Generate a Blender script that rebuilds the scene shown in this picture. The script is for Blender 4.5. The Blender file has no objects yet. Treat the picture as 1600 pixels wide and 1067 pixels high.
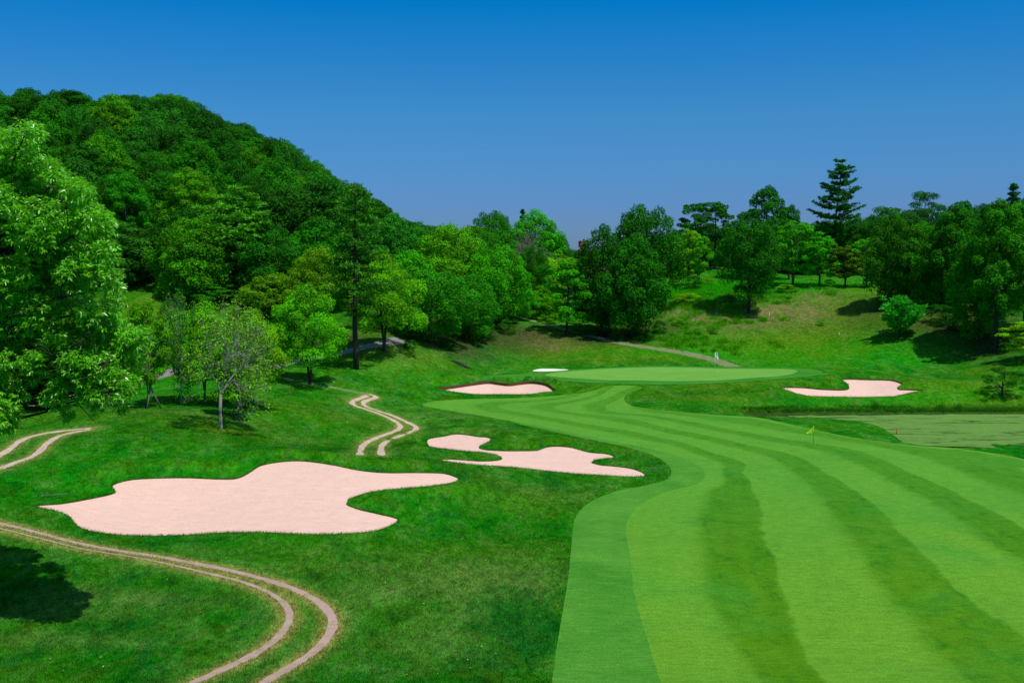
import bpy, math, random
import numpy as np
from mathutils import Vector, Matrix
from mathutils.geometry import delaunay_2d_cdt

R = math.radians
rng = np.random.default_rng(7)
random.seed(7)
S = bpy.context.scene
C = S.collection

# ------------------------------------------------------------------ camera
FPX, CX, CY, HOR, CAMZ = 1700.0, 800.0, 533.5, 400.0, 15.5
PITCH = math.atan((CY - HOR) / FPX)
cam = bpy.data.cameras.new('camera')
cam.sensor_width = 36.0
cam.lens = 36.0 * FPX / 1600.0
cam.clip_start = 0.1
cam.clip_end = 6000
camo = bpy.data.objects.new('camera', cam)
C.objects.link(camo)
camo.location = (0, 0, CAMZ)
camo.rotation_euler = (math.pi / 2 - PITCH, 0, 0)
S.camera = camo

# ------------------------------------------------------------------ sky and sun
SUN_EL = 66.0
SUN_AZ = 128.0          # clockwise from +Y (the viewing direction)
w = bpy.data.worlds.new('World')
S.world = w
w.use_nodes = True
nt = w.node_tree
nt.nodes.clear()
sky = nt.nodes.new('ShaderNodeTexSky')
sky.sky_type = 'NISHITA'
sky.sun_disc = False
sky.sun_elevation = R(SUN_EL)
sky.sun_rotation = R(SUN_AZ)
sky.altitude = 0
sky.air_density = 1.0
sky.dust_density = 0.4
sky.ozone_density = 3.0
# clear deep summer blue: the physical sky tinted by elevation
tc = nt.nodes.new('ShaderNodeTexCoord')
sx = nt.nodes.new('ShaderNodeSeparateXYZ'); nt.links.new(tc.outputs['Generated'], sx.inputs[0])
rp = nt.nodes.new('ShaderNodeValToRGB'); nt.links.new(sx.outputs['Z'], rp.inputs[0])
cr_ = rp.color_ramp; cr_.elements[0].position = .0; cr_.elements[1].position = .6
cr_.elements[0].color = (.20, .34, .65, 1); cr_.elements[1].color = (.62, .86, 1, 1)
for p_, c_ in ((.041, (.170, .330, .704)), (.1226, (.130, .418, .700)), (.222, (.001, .425, .805)), (.32, (.10, .50, .82))):
    e_ = cr_.elements.new(p_); e_.color = (*c_, 1)
hs = nt.nodes.new('ShaderNodeMix'); hs.data_type = 'RGBA'; hs.blend_type = 'MULTIPLY'; hs.inputs[0].default_value = 1
nt.links.new(rp.outputs[0], hs.inputs[7])
bg = nt.nodes.new('ShaderNodeBackground')
bg.inputs['Strength'].default_value = 0.085 * 1.6
wo = nt.nodes.new('ShaderNodeOutputWorld')
nt.links.new(sky.outputs[0], hs.inputs[6])
nt.links.new(hs.outputs[2], bg.inputs['Color'])
nt.links.new(bg.outputs[0], wo.inputs[0])

sun = bpy.data.lights.new('sun', 'SUN')
sun.energy = 4.0
sun.angle = R(0.5)
sun.color = (1.0, 0.955, 0.88)
suno = bpy.data.objects.new('sun', sun)
C.objects.link(suno)
sd = Vector((math.sin(R(SUN_AZ)) * math.cos(R(SUN_EL)), math.cos(R(SUN_AZ)) * math.cos(R(SUN_EL)), math.sin(R(SUN_EL))))
suno.rotation_euler = sd.to_track_quat('Z', 'Y').to_euler()
suno.location = sd * 100

S.view_settings.view_transform = 'Standard'
S.view_settings.look = 'None'
S.view_settings.gamma = 1
S.view_settings.use_curve_mapping = False
S.view_settings.exposure = 0.0

# ------------------------------------------------------------------ pixel <-> world
def ray(px, py):
    px = np.asarray(px, float); py = np.asarray(py, float)
    a = (px - CX) / FPX
    b = (CY - py) / FPX
    cp, sp = math.cos(PITCH), math.sin(PITCH)
    y = cp + b * sp
    z = -sp + b * cp
    return a / y, z / y            # dx/dy, dz/dy

def P3(px, py, D):
    ax, az = ray(px, py)
    return np.stack([ax * D, np.ones_like(ax) * D, CAMZ + az * D], -1)

# ------------------------------------------------------------------ base terrain
POND_Z = -0.8
G = [  # pixel x, pixel y, distance
 # foreground
 (-200,1067,38),(100,1067,38.5),(500,1067,39.5),(800,1067,39.5),(1100,1067,39.5),(1400,1067,39.5),(1800,1067,39.5),
 (0,950,47),(250,950,47.5),(500,950,48),(800,950,48.5),(1200,950,48.5),(1600,950,48.5),
 (0,870,52),(250,880,52.5),(500,880,54),(800,880,54.5),(1100,880,55),(1600,880,55),(-300,850,52),
 (0,822,55.5),(120,848,54.5),(300,838,58),(500,834,59),(620,815,61.5),(800,810,65),(1100,800,66),(1350,800,66),(1600,800,66.5),
 (60,790,61),(180,756,66),(300,747,68),(450,722,72.5),(600,738,71),(715,747,71),(400,790,64),
 (0,770,61),(100,740,65),(-200,770,60),
 (250,705,72),(400,695,76),(550,711,76.5),(700,711,79),(800,760,74),(950,752,76),(1100,750,76),(1300,740,78),(1600,735,81),
 (0,715,69),(140,672,77),(-200,700,70),(345,672,81),(450,688,83),(590,700,87),(600,680,93),
 (670,695,86),(750,680,94),(850,735,79),(900,700,88),(1000,740,78),(1050,700,88),(1200,700,88),(1400,700,89),(1600,716,88),
 # left middle
 (235,637,88),(285,632,92),(380,640,92),(480,650,93),(560,640,102),(40,636,88),(-200,660,82),(640,665,100),
 (150,610,98),(290,572,114),(0,600,100),(-200,600,100),(410,582,114),(485,599,111),(560,613,112),(557,576,121),(540,550,130),(615,532,131),(640,560,130),(625,600,120),
 (470,545,134),(400,545,134),(300,520,136),(200,500,138),(100,490,140),(0,480,142),(-300,460,145),
 (660,630,113),(760,650,104),(700,600,124),(700,575,133),(740,590,131),(760,617,121),(660,548,137),(660,515,146),(735,578,137),(740,550,146),(780,560,146),(740,520,156),
 # centre
 (850,617,121),(850,598,127.5),(850,592,130.5),(850,583,135),(860,578,140),(850,560,150),(850,545,155),(850,520,163),(815,497,171),
 (950,640,110),(1000,620,117),(960,600,124),(1000,594,128),(1000,573,142),(1000,560,147),(1000,540,154),(950,520,163),(1100,640,110),(1100,615,118),(1100,603,122.5),(1150,594,127.5),(1150,575,143),
 (1180,660,101),(1200,588,129),(1245,579,138),(1150,565,149),(1050,548,153),(1250,560,148),
 (1060,520,161),(1060,490,170),(1060,460,178),(1170,520,160),(1168,488,169),(1170,455,178),(1300,520,158),(1300,490,166),(1300,457,175),(1230,500,165),
 (1080,440,192),(1200,437,196),(1330,438,196),(1117,419,206),
 # right
 (1220,612,117),(1330,621,116.5),(1330,595,125),(1440,611,118),(1400,575,138),(1480,590,128),(1540,580,130),(1600,565,130),(1700,560,128),
 (1565,617,115),(1600,600,119),(1700,610,113),
 (1405,524,149),(1400,490,158),(1390,470,166),(1500,560,140),(1480,530,146),(1555,548,139),(1600,530,140),(1528,500,152),(1500,480,160),(1700,500,145),(1600,480,160),
 # hill and background
 (230,470,146),(100,450,150),(350,465,150),(500,480,152),(600,485,150),(650,500,150),(700,500,158),(760,500,164),(900,480,180),(980,500,172),
 (0,400,165),(200,400,168),(400,420,172),(550,440,178),(700,455,185),(850,455,195),(1000,440,195),
 (0,300,200),(200,300,203),(400,330,208),(550,390,215),(700,425,225),(850,425,235),(-300,300,200),
 (0,208,240),(120,200,242),(265,207,245),(360,245,245),(440,272,246),(520,332,246),(570,347,247),(630,385,252),(720,398,270),(900,405,290),(-300,190,240),(-700,180,240),
]
ctrl = [P3(a, b, d) for a, b, d in G]
ctrl = [tuple(c) for c in ctrl]
# ground under the camera, the pond banks and the land all round
ctrl += [(0,0,13.4),(-30,0,13.5),(30,0,13.2),(0,-40,13.5),(0,12,9.5),(-30,12,9.8),(30,12,9.4),(0,24,4.6),(-40,24,5.0),(40,24,4.3),(-60,50,3.5),(-90,80,5),(60,60,0),(90,80,-.3),
         (80,110,1.5),(110,120,6),(110,150,12),(100,190,14),(60,230,12.5),(110,240,14),(0,240,12.5),(30,300,10),(110,300,12),
         (-150,260,34),(-150,300,38),(-100,300,32),(-60,300,22),(-30,320,16),(-150,340,22),(-150,180,22),(-150,120,9),
         (-20,215,12.5),(0,340,8),(120,340,9),(130,60,0),(140,0,8),(-140,0,10),(-140,50,4)]
pond_px = [(1170,648.5),(1215,648),(1260,647.5),(1330,647),(1400,646.5),(1480,646),(1560,646),(1640,647),(1760,652),(1800,675),(1760,700),(1680,705),(1600,699),(1550,696),(1500,694),(1440,692.5),(1422,690),(1412,683),(1400,672),(1380,665),(1340,660),(1290,656),(1240,653)]
def plane_pt(px, py, z):
    ax, az = ray(px, py)
    D = (z - CAMZ) / az
    return np.stack([ax * D, D], -1)

def catmull(pts, step, closed=True):
    pts = np.array(pts, float)
    n = len(pts); out = []
    rngi = range(n if closed else n - 1)
    for i in rngi:
        if closed:
            p0, p1, p2, p3 = pts[(i-1) % n], pts[i], pts[(i+1) % n], pts[(i+2) % n]
        else:
            p0, p1, p2, p3 = pts[max(i-1,0)], pts[i], pts[i+1], pts[min(i+2,n-1)]
        k = max(1, int(np.hypot(*(p2 - p1)) / step))
        for j in range(k):
            t = j / k
            out.append(0.5*((2*p1)+(-p0+p2)*t+(2*p0-5*p1+4*p2-p3)*t*t+(-p0+3*p1-3*p2+p3)*t**3))
    if not closed: out.append(pts[-1])
    return np.array(out)

pp = catmull(pond_px, 6)
POND = plane_pt(pp[:, 0], pp[:, 1], POND_Z)
for q in plane_pt(np.array([a for a, b in pond_px]), np.array([b for a, b in pond_px]), POND_Z):
    ctrl.append((q[0], q[1], POND_Z + 0.05))
ctrl = np.array(ctrl)

def mq_fit(P, v, c, lam=1e-3):
    n = len(P)
    d = np.sqrt(((P[:, None] - P[None]) ** 2).sum(-1) + c * c)
    A = np.zeros((n + 3, n + 3))
    A[:n, :n] = -d + lam * np.eye(n)
    A[:n, n] = 1; A[:n, n+1:] = P
    A[n, :n] = 1; A[n+1:, :n] = P.T
    b = np.zeros(n + 3); b[:n] = v
    sol = np.linalg.solve(A, b)
    def f(X):
        out = np.empty(len(X))
        for i in range(0, len(X), 40000):
            x = X[i:i+40000]
            d = np.sqrt(((x[:, None] - P[None]) ** 2).sum(-1) + c * c)
            out[i:i+40000] = -d @ sol[:n] + sol[n] + x @ sol[n+1:]
        return out
    return f
hbase = mq_fit(ctrl[:, :2] / 50.0, ctrl[:, 2], 0.12, 0.004)
X0, X1, Y0, Y1, ST = -210, 210, -60, 400, 1.0
gx = np.arange(X0, X1 + ST, ST); gy = np.arange(Y0, Y1 + ST, ST)
GX, GY = np.meshgrid(gx, gy)
HG = hbase(np.stack([GX.ravel(), GY.ravel()], -1) / 50.0).reshape(GX.shape)
# gentle natural undulation, fading out on the mown ground
for k in range(10):
    a = rng.uniform(0, math.pi); L = rng.uniform(7, 22); ph = rng.uniform(0, 6.28)
    HG += 0.035 * np.sin((GX * math.cos(a) + GY * math.sin(a)) / L * 6.28 + ph) * np.clip((GY - 20) / 30, 0, 1)
# outside the modelled land, settle to a plain
rr = np.maximum(np.abs(GX) / 200, np.where(GY > 150, (GY - 150) / 240, (150 - GY) / 205))
fade = np.clip((rr - 0.8) / 0.2, 0, 1); fade = fade * fade * (3 - 2 * fade)
HG = HG * (1 - fade) + 8.0 * fade

def hgrid(x, y):
    x = np.asarray(x, float); y = np.asarray(y, float)
    u = np.clip((x - X0) / ST, 0, len(gx) - 1.001); v = np.clip((y - Y0) / ST, 0, len(gy) - 1.001)
    i = u.astype(int); j = v.astype(int)
    fu = u - i; fv = v - j
    fu = fu; fv = fv
    return (HG[j, i]*(1-fu)*(1-fv) + HG[j, i+1]*fu*(1-fv) + HG[j+1, i]*(1-fu)*fv + HG[j+1, i+1]*fu*fv)

FEATURES = []
def h(x, y):
    x = np.atleast_1d(np.asarray(x, float)); y = np.atleast_1d(np.asarray(y, float))
    z = hgrid(x, y)
    for f in FEATURES: z = f(x, y, z)
    return z
def h1(x, y): return float(h(x, y)[0])

DST = 22 * np.exp(np.arange(0, 1150) * 0.0026)
def hit(px, py):
    """where the sight line of a pixel meets the ground (first crossing)"""
    px = np.atleast_1d(np.asarray(px, float)); py = np.atleast_1d(np.asarray(py, float))
    ax, az = ray(px, py)
    out = np.zeros((len(px), 2))
    for i in range(len(px)):
        z = CAMZ + az[i] * DST
        g = h(ax[i] * DST, DST)
        b = z < g
        k = int(np.argmax(b)) if b.any() else len(DST) - 1
        k = max(k, 1)
        d0, d1 = z[k-1] - g[k-1], g[k] - z[k]
        t = d0 / (d0 + d1) if (d0 + d1) > 1e-9 else 0
        D = DST[k-1] + (DST[k] - DST[k-1]) * min(max(t, 0), 1)
        out[i] = (ax[i] * D, D)
    return out

def seg_dist(x, y, poly, closed=True):
    P = np.stack([x, y], -1)
    A = poly; B = np.roll(poly, -1, 0)
    if not closed: A, B = poly[:-1], poly[1:]
    best = np.full(len(P), 1e9)
    for i in range(0, len(P), 8000):
        p = P[i:i+8000, None]
        ab = (B - A)[None]; ap = p - A[None]
        t = np.clip((ap * ab).sum(-1) / np.maximum((ab * ab).sum(-1), 1e-9), 0, 1)
        d = np.sqrt(((ap - ab * t[..., None]) ** 2).sum(-1))
        best[i:i+8000] = d.min(1)
    return best
def inside(x, y, poly):
    x = np.asarray(x); y = np.asarray(y)
    r = np.zeros(len(x), bool)
    x0, y0 = poly[:, 0], poly[:, 1]
    x1, y1 = np.roll(x0, -1), np.roll(y0, -1)
    m = (x >= x0.min()) & (x <= x0.max()) & (y >= y0.min()) & (y <= y0.max())
    idx = np.nonzero(m)[0]
    for i in range(0, len(idx), 20000):
        ii = idx[i:i+20000]
        X = x[ii][:, None]; Y = y[ii][:, None]
        c = ((y0 > Y) != (y1 > Y)) & (X < (x1 - x0) * (Y - y0) / np.where(y1 == y0, 1e-12, y1 - y0) + x0)
        r[ii] = (c.sum(1) % 2).astype(bool)
    return r
def sm(t):
    t = np.clip(t, 0, 1); return t * t * (3 - 2 * t)
def near(x, y, poly, m):
    return (x > poly[:,0].min()-m) & (x < poly[:,0].max()+m) & (y > poly[:,1].min()-m) & (y < poly[:,1].max()+m)
def sdf(x, y, poly, m=6.0):
    d = np.full(len(x), m)
    k = near(x, y, poly, m)
    if k.any():
        dd = seg_dist(x[k], y[k], poly)
        dd = np.where(inside(x[k], y[k], poly), -dd, dd)
        d[k] = np.minimum(dd, m)
    return d

def pond_feature(x, y, z):
    d = sdf(x, y, POND, 6)
    z = z + np.where(d < 0, -1.0 * sm(-d / 1.5) - 0.12, 0)
    far = sm((y - (POND[:, 1].mean() + 4)) / 3)
    z = z + np.where(d >= 0, far * 0.28 * sm(d / 0.45) * (1 - 0.6 * sm((d - 1) / 4)), 0)
    return z

# ------------------------------------------------------------------ outlines traced, laid on the ground
BUNKERS = [
 ('bunker_a', [(57,790),(100,786),(150,777),(176,771),(181,767),(176,758),(200,750),(235,747),(290,746),(340,748),(370,747),(390,738),(408,727),(440,721),(475,720),(520,726),(560,734),(600,738),(650,738),(690,739),(710,744),(716,749),(700,755),(660,760),(600,765),(565,772),(543,781),(541,787),(560,795),(590,802),(615,808),(622,813),(605,823),(580,830),(540,833),(480,834),(400,831),(340,832),(280,836),(200,836),(160,832),(130,826),(118,818),(108,806),(85,797)], 0.045, 0.5, 'large pale pink sand bunker with three lobes in the left foreground'),
 ('bunker_b', [(669,686),(695,681),(711,678),(729,679),(747,682),(762,683),(767,687),(758,692),(748,698),(756,702),(785,704),(825,704),(841,703),(852,699),(868,697),(893,699),(920,706),(949,709),(960,714),(942,716),(927,719),(924,722),(938,726),(960,728),(983,731),(1000,736),(1008,743),(980,744),(940,742),(900,739.5),(852,735),(807,730),(762,727),(717,723),(687,719),(702,717),(749,720),(776,719),(785,716),(778,711),(758,707),(724,704),(695,701),(672,698),(669,694)], 0.045, 0.4, 'winding pale sand bunker with grass fingers beside the bend of the fairway'),
 ('bunker_c', [(681,607),(702,605),(729,601),(751,598),(765,597),(780,599),(796,600.5),(812,598.5),(828,597),(843,598),(855,601),(864,607),(868,612),(848,614),(825,617),(785,617),(744,617),(708,613),(695,610)], 0.34, 0.5, 'sand bunker with dark earth lip in front of the left end of the green'),
 ('bunker_d', [(1220,607),(1231,606),(1256,606.5),(1284,609),(1318,610),(1327,607),(1326,602),(1319,597),(1315,594.6),(1324,593),(1357,594),(1391,595),(1408,599.7),(1409,602),(1402,606),(1404,609),(1419,609.7),(1442,611),(1425,614),(1408,618),(1391,621),(1335,621.5),(1270,620.5),(1248,617),(1234,612)], 0.13, 0.35, 'sand bunker between the green and the pond with a thin dark back edge'),
 ('bunker_e', [(832,581),(839,578),(852,577),(888,578.5),(875,580.5),(852,581.5)], 0.02, 0.0, 'small nearly white sand bunker behind the left end of the green'),
]
BPOLY = []
for nme, px, lip, bank, lab in BUNKERS:
    q = catmull(px, 3.2)
    BPOLY.append(hit(q[:, 0], q[:, 1]))
def bunker_feature(k, lip, bank):
    poly = BPOLY[k]; yc = poly[:, 1].mean()
    def f(x, y, z):
        m = near(x, y, poly, 5)
        if not m.any(): return z
        d = sdf(x[m], y[m], poly, 5)
        side = sm((y[m] - (yc - 2)) / 5)
        add = np.where(d > 0, bank * side * np.exp(-((d - 1.3) / 1.1) ** 2) * sm(d / 0.5), 0)
        z = z.copy(); z[m] += add
        return z
    return f
FEATURES.append(pond_feature)
for k, b in enumerate(BUNKERS): FEATURES.append(bunker_feature(k, b[2], b[3]))

def outline(px, step=5.0):
    q = catmull(px, step); return hit(q[:, 0], q[:, 1])
FAIR_PX = [(660,633),(672,627.5),(720,624),(800,622),(870,618),(925,611),(948,603.5),(985,602.5),(1003,606),(983,614),(975,623),(988,634),(1040,641),(1100,647),(1180,652),(1240,664),(1330,683),(1420,695),(1500,701),(1600,717),(1800,765),(2150,860),(2150,1110),(1040,1110),(1032,1067),(1015,1010),(1000,960),(990,920),(985,870),(978,830),(985,805),(1005,785),(1040,768),(1085,757),(1102,744),(1092,728),(1045,708),(960,690),(900,677),(830,664),(760,651),(700,641)]
CUT_PX = [(1040,1110),(1032,1067),(1015,1010),(1000,960),(990,920),(985,870),(978,830),(985,805),(1005,785),(1040,768),(1085,757),(1102,744),(1092,728),(1045,708),(960,690),(900,677),(830,664),(800,660),(860,673),(930,688),(985,700),(1028,715),(1048,733),(1043,748),(1010,758),(960,768),(918,787),(898,812),(893,850),(888,900),(880,950),(870,1010),(862,1067),(856,1110)]
GREEN_PX = [(852,585),(875,581),(910,578.5),(950,576),(1000,574.3),(1040,573.6),(1130,575.6),(1197,575.9),(1238,577.2),(1246,580),(1240,583.5),(1220,587),(1175,590.3),(1130,593.6),(1062,595.3),(995,594.5),(950,593.5),(900,591),(862,588)]
COLLAR_PX = [(705,592),(760,587),(820,583.5),(870,579.5),(910,576.7),(950,574.3),(1000,572.4),(1040,571.8),(1130,573.4),(1200,573.8),(1250,575.4),(1275,578),(1286,582),(1272,586.5),(1230,590.5),(1160,596),(1062,600),(980,599.5),(920,597.5),(870,594),(820,592.5),(760,593.5)]
# ruts and paths: pixel centre lines, width
def ribbon(px, width, step=4.0, hidden=()):
    q = catmull(px, step, False)
    c = hit(q[:, 0], q[:, 1])
    if len(hidden): c = np.vstack([c, np.array(hidden, float)])
    # smooth and resample in the world
    seg = np.hypot(*np.diff(c, axis=0).T); s = np.concatenate([[0], np.cumsum(seg)])
    n = max(4, int(s[-1] / 0.30))
    t = np.linspace(0, s[-1], n)
    c = np.stack([np.interp(t, s, c[:, 0]), np.interp(t, s, c[:, 1])], -1)
    for _ in range(3): c[1:-1] = (c[:-2] + 2 * c[1:-1] + c[2:]) / 4
    tg = np.gradient(c, axis=0); tg /= np.maximum(np.hypot(*tg.T)[:, None], 1e-9)
    nn = np.stack([-tg[:, 1], tg[:, 0]], -1)
    wv = width if np.isscalar(width) else np.interp(np.linspace(0, 1, n), np.linspace(0, 1, len(width)), width)
    wv = np.asarray(wv) * (1 + 0.13 * np.interp(t, np.arange(0, s[-1] + 2, 0.5), rng.normal(0, 1, len(np.arange(0, s[-1] + 2, 0.5)))))
    wv = np.maximum(wv, 0.12)
    hw = (wv / 2)[:, None] if np.ndim(wv) else wv / 2
    return c, np.vstack([c + nn * hw, (c - nn * hw)[::-1]])
RUT = {
 'near': ([(-40,810),(0,817),(60,832),(130,850),(185,860),(240,868),(300,879),(350,889),(400,901),(450,916),(490,935),(512,953),(521,970),(515,990),(497,1012),(465,1035),(430,1055),(400,1075),(350,1110)],
          [(-40,818),(0,825),(60,840),(120,855),(170,864),(210,870),(260,880),(320,894),(370,906),(410,920),(440,938),(453,957),(450,975),(432,997),(400,1020),(360,1040),(320,1058),(285,1075),(230,1110)]),
 'middle': ([(574,618),(563,622),(551,627),(549,630),(555,634),(577,641),(599,649),(619,659),(626,666),(619,673),(599,680),(577,689),(566,697),(563,704),(562,711)],
            [(577,616),(587,618),(588,621),(577,624),(567,629),(569,634),(588,641),(613,649),(639,661),(651,668),(641,675),(622,682),(605,689),(596,697),(595,704),(596,711.5)]),
 'left': ([(-40,735),(0,711),(17,700),(31,689),(51,681),(84,675),(118,671),(143,669)],
          [(0,732),(25,722),(47,715),(62,705),(72,694),(90,682),(112,676),(140,671)]),
}
RUTS = {}
for k, (a, b) in RUT.items():
    RUTS[k] = [ribbon(a, [.3, .38, .42, .44] if k == 'near' else .5), ribbon(b, [.13, .16, .26, .42, .44] if k == 'near' else .5)]
PATHS = {
 'gray_left': [ribbon([(-60,650),(0,642),(30,636),(60,629),(90,620),(150,609),(210,597),(245,588),(275,578),(300,571),(340,571),(380,575),(410,577),(440,569.5),(480,561),(520,554.5),(545,548),(575,541),(600,535.5),(628,530.5)], 1.9, 4.0)],
 'worn': [ribbon([(412,584),(450,592),(485,599),(530,607),(560,613),(574,616)], 0.7, 4.0)],
 'bank': [ribbon([(808,496),(840,503),(880,514),(920,524),(960,534),(1000,541),(1050,548.5),(1090,556),(1120,564),(1145,573)], [1.1, 1.2, 1.4, 2.0, 2.6], 4.0)],
}
FAIR, CUT, GREEN, COLLAR = outline(FAIR_PX), outline(CUT_PX), outline(GREEN_PX, 4), outline(COLLAR_PX, 4)

# ------------------------------------------------------------------ mesh helpers
def link(name, me, parent=None):
    o = bpy.data.objects.new(name, me); C.objects.link(o)
    if parent is not None: o.parent = parent
    return o
def mesh_np(name, V, quads=None, tris=None, mat=None, smooth=True, attrs=None):
    me = bpy.data.meshes.new(name)
    V = np.asarray(V, np.float32)
    nq = 0 if quads is None else len(quads); ntr = 0 if tris is None else len(tris)
    me.vertices.add(len(V)); me.vertices.foreach_set('co', V.ravel())
    idx = []
    if nq: idx.append(np.asarray(quads, np.int32).ravel())
    if ntr: idx.append(np.asarray(tris, np.int32).ravel())
    idx = np.concatenate(idx)
    me.loops.add(len(idx)); me.loops.foreach_set('vertex_index', idx)
    me.polygons.add(nq + ntr)
    st = np.concatenate([np.arange(nq) * 4, nq * 4 + np.arange(ntr) * 3]).astype(np.int32)
    me.polygons.foreach_set('loop_start', st)
    me.polygons.foreach_set('use_smooth', np.full(nq + ntr, smooth, bool))
    me.update(calc_edges=True)
    me.validate()
    for k, v in (attrs or {}).items():
        a = me.attributes.new(k, 'FLOAT', 'POINT'); a.data.foreach_set('value', np.asarray(v, np.float32))
    if mat is not None: me.materials.append(mat)
    return me
def tag(o, label=None, cat=None, group=None, kind=None):
    if label: o['label'] = label
    if cat: o['category'] = cat
    if group: o['group'] = group
    if kind: o['kind'] = kind
    return o
def empty(name, loc, rz=0.0):
    o = bpy.data.objects.new(name, None); C.objects.link(o)
    o.location = loc; o.rotation_euler = (0, 0, rz); o.empty_display_size = 0.3
    return o
class MB:
    def __init__(s): s.V = []; s.Q = []; s.T = []; s.n = 0
    def tube(s, pts, rad, sides=6, cap=True):
        pts = np.asarray(pts, float); n = len(pts)
        rad = np.full(n, rad) if np.isscalar(rad) else np.asarray(rad, float)
        tg = np.gradient(pts, axis=0); tg /= np.maximum(np.linalg.norm(tg, axis=1)[:, None], 1e-9)
        ref = np.array([1.0, 0, 0]) if abs(tg[:, 0]).mean() < 0.8 else np.array([0, 1.0, 0])
        a = np.cross(tg, ref); a /= np.maximum(np.linalg.norm(a, axis=1)[:, None], 1e-9)
        b = np.cross(tg, a)
        th = np.arange(sides) / sides * 2 * math.pi
        V = pts[:, None] + rad[:, None, None] * (np.cos(th)[None, :, None] * a[:, None] + np.sin(th)[None, :, None] * b[:, None])
        base = s.n
        s.V.append(V.reshape(-1, 3)); s.n += n * sides
        i = np.arange(n - 1)[:, None] * sides; j = np.arange(sides)[None]; j2 = (j + 1) % sides
        q = np.stack([i + j, i + j2, i + sides + j2, i + sides + j], -1).reshape(-1, 4) + base
        s.Q.append(q)
        if cap:
            s.V.append(np.array([pts[0], pts[-1]])); c0, c1 = s.n, s.n + 1; s.n += 2
            k = np.arange(sides); k2 = (k + 1) % sides
            s.T.append(np.stack([np.full(sides, c0), base + k2, base + k], -1))
            s.T.append(np.stack([np.full(sides, c1), base + (n-1)*sides + k, base + (n-1)*sides + k2], -1))
    def box(s, c, size, M=None):
        sx, sy, sz = [v / 2 for v in size]
        V = np.array([(x, y, z) for x in (-sx, sx) for y in (-sy, sy) for z in (-sz, sz)])
        if M is not None: V = V @ np.array(M.to_3x3()).T
        V = V + np.array(c)
        q = np.array([(0,1,3,2),(4,6,7,5),(0,4,5,1),(2,3,7,6),(0,2,6,4),(1,5,7,3)]) + s.n
        s.V.append(V); s.Q.append(q); s.n += 8
    def add(s, V, Q=None, T=None):
        s.V.append(np.asarray(V, float))
        if Q is not None: s.Q.append(np.asarray(Q) + s.n)
        if T is not None: s.T.append(np.asarray(T) + s.n)
        s.n += len(V)
    def mesh(s, name, mat, smooth=True, attrs=None):
        return mesh_np(name, np.vstack(s.V), np.vstack(s.Q) if s.Q else None, np.vstack(s.T) if s.T else None, mat, smooth, attrs)
    def build(s, name, mat, parent=None, smooth=True):
        return link(name, s.mesh(name, mat, smooth), parent)

# ------------------------------------------------------------------ materials
def newmat(name):
    m = bpy.data.materials.new(name); m.use_nodes = True
    nt = m.node_tree; nt.nodes.clear()
    out = nt.nodes.new('ShaderNodeOutputMaterial')
    return m, nt, out
class N:
    def __init__(s, nt): s.nt = nt; s.L = nt.links.new
    def pos(s): return s.nt.nodes.new('ShaderNodeNewGeometry').outputs['Position']
    def obj(s): return s.nt.nodes.new('ShaderNodeTexCoord').outputs['Object']
    def mapv(s, v, scale):
        n = s.nt.nodes.new('ShaderNodeMapping'); n.inputs['Scale'].default_value = scale; s.L(v, n.inputs['Vector']); return n.outputs[0]
    def noise(s, v, scale, detail=3, rough=0.6, dist=0.0):
        n = s.nt.nodes.new('ShaderNodeTexNoise'); n.inputs['Scale'].default_value = scale; n.inputs['Detail'].default_value = detail
        n.inputs['Roughness'].default_value = rough; n.inputs['Distortion'].default_value = dist; s.L(v, n.inputs['Vector']); return n.outputs[0]
    def mix(s, f, a, b, mode='MIX'):
        n = s.nt.nodes.new('ShaderNodeMix'); n.data_type = 'RGBA'; n.blend_type = mode
        for i, v in ((0, f), (6, a), (7, b)):
            if isinstance(v, (int, float)): n.inputs[i].default_value = v
            elif isinstance(v, tuple): n.inputs[i].default_value = (*v, 1)
            else: s.L(v, n.inputs[i])
        return n.outputs[2]
    def rng(s, v, a, b, c=0.0, d=1.0, smooth=False):
        n = s.nt.nodes.new('ShaderNodeMapRange'); n.inputs[1].default_value = a; n.inputs[2].default_value = b
        n.inputs[3].default_value = c; n.inputs[4].default_value = d
        if smooth: n.interpolation_type = 'SMOOTHSTEP'
        s.L(v, n.inputs[0]); return n.outputs[0]
    def math(s, op, a, b=0.0, c=None):
        n = s.nt.nodes.new('ShaderNodeMath'); n.operation = op
        for i, v in enumerate((a, b) if c is None else (a, b, c)):
            if isinstance(v, (int, float)): n.inputs[i].default_value = v
            else: s.L(v, n.inputs[i])
        return n.outputs[0]
    def attr(s, name):
        n = s.nt.nodes.new('ShaderNodeAttribute'); n.attribute_name = name; return n.outputs['Fac']
    def bump(s, hgt, strength, dist):
        n = s.nt.nodes.new('ShaderNodeBump'); n.inputs['Strength'].default_value = strength; n.inputs['Distance'].default_value = dist
        s.L(hgt, n.inputs['Height']); return n.outputs[0]
    def principled(s, col, rough=0.8, spec=0.3, normal=None):
        n = s.nt.nodes.new('ShaderNodeBsdfPrincipled')
        if isinstance(col, tuple): n.inputs['Base Color'].default_value = (*col, 1)
        else: s.L(col, n.inputs['Base Color'])
        if isinstance(rough, (int, float)): n.inputs['Roughness'].default_value = rough
        else: s.L(rough, n.inputs['Roughness'])
        n.inputs['Specular IOR Level'].default_value = spec
        if normal is not None: s.L(normal, n.inputs['Normal'])
        return n

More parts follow.
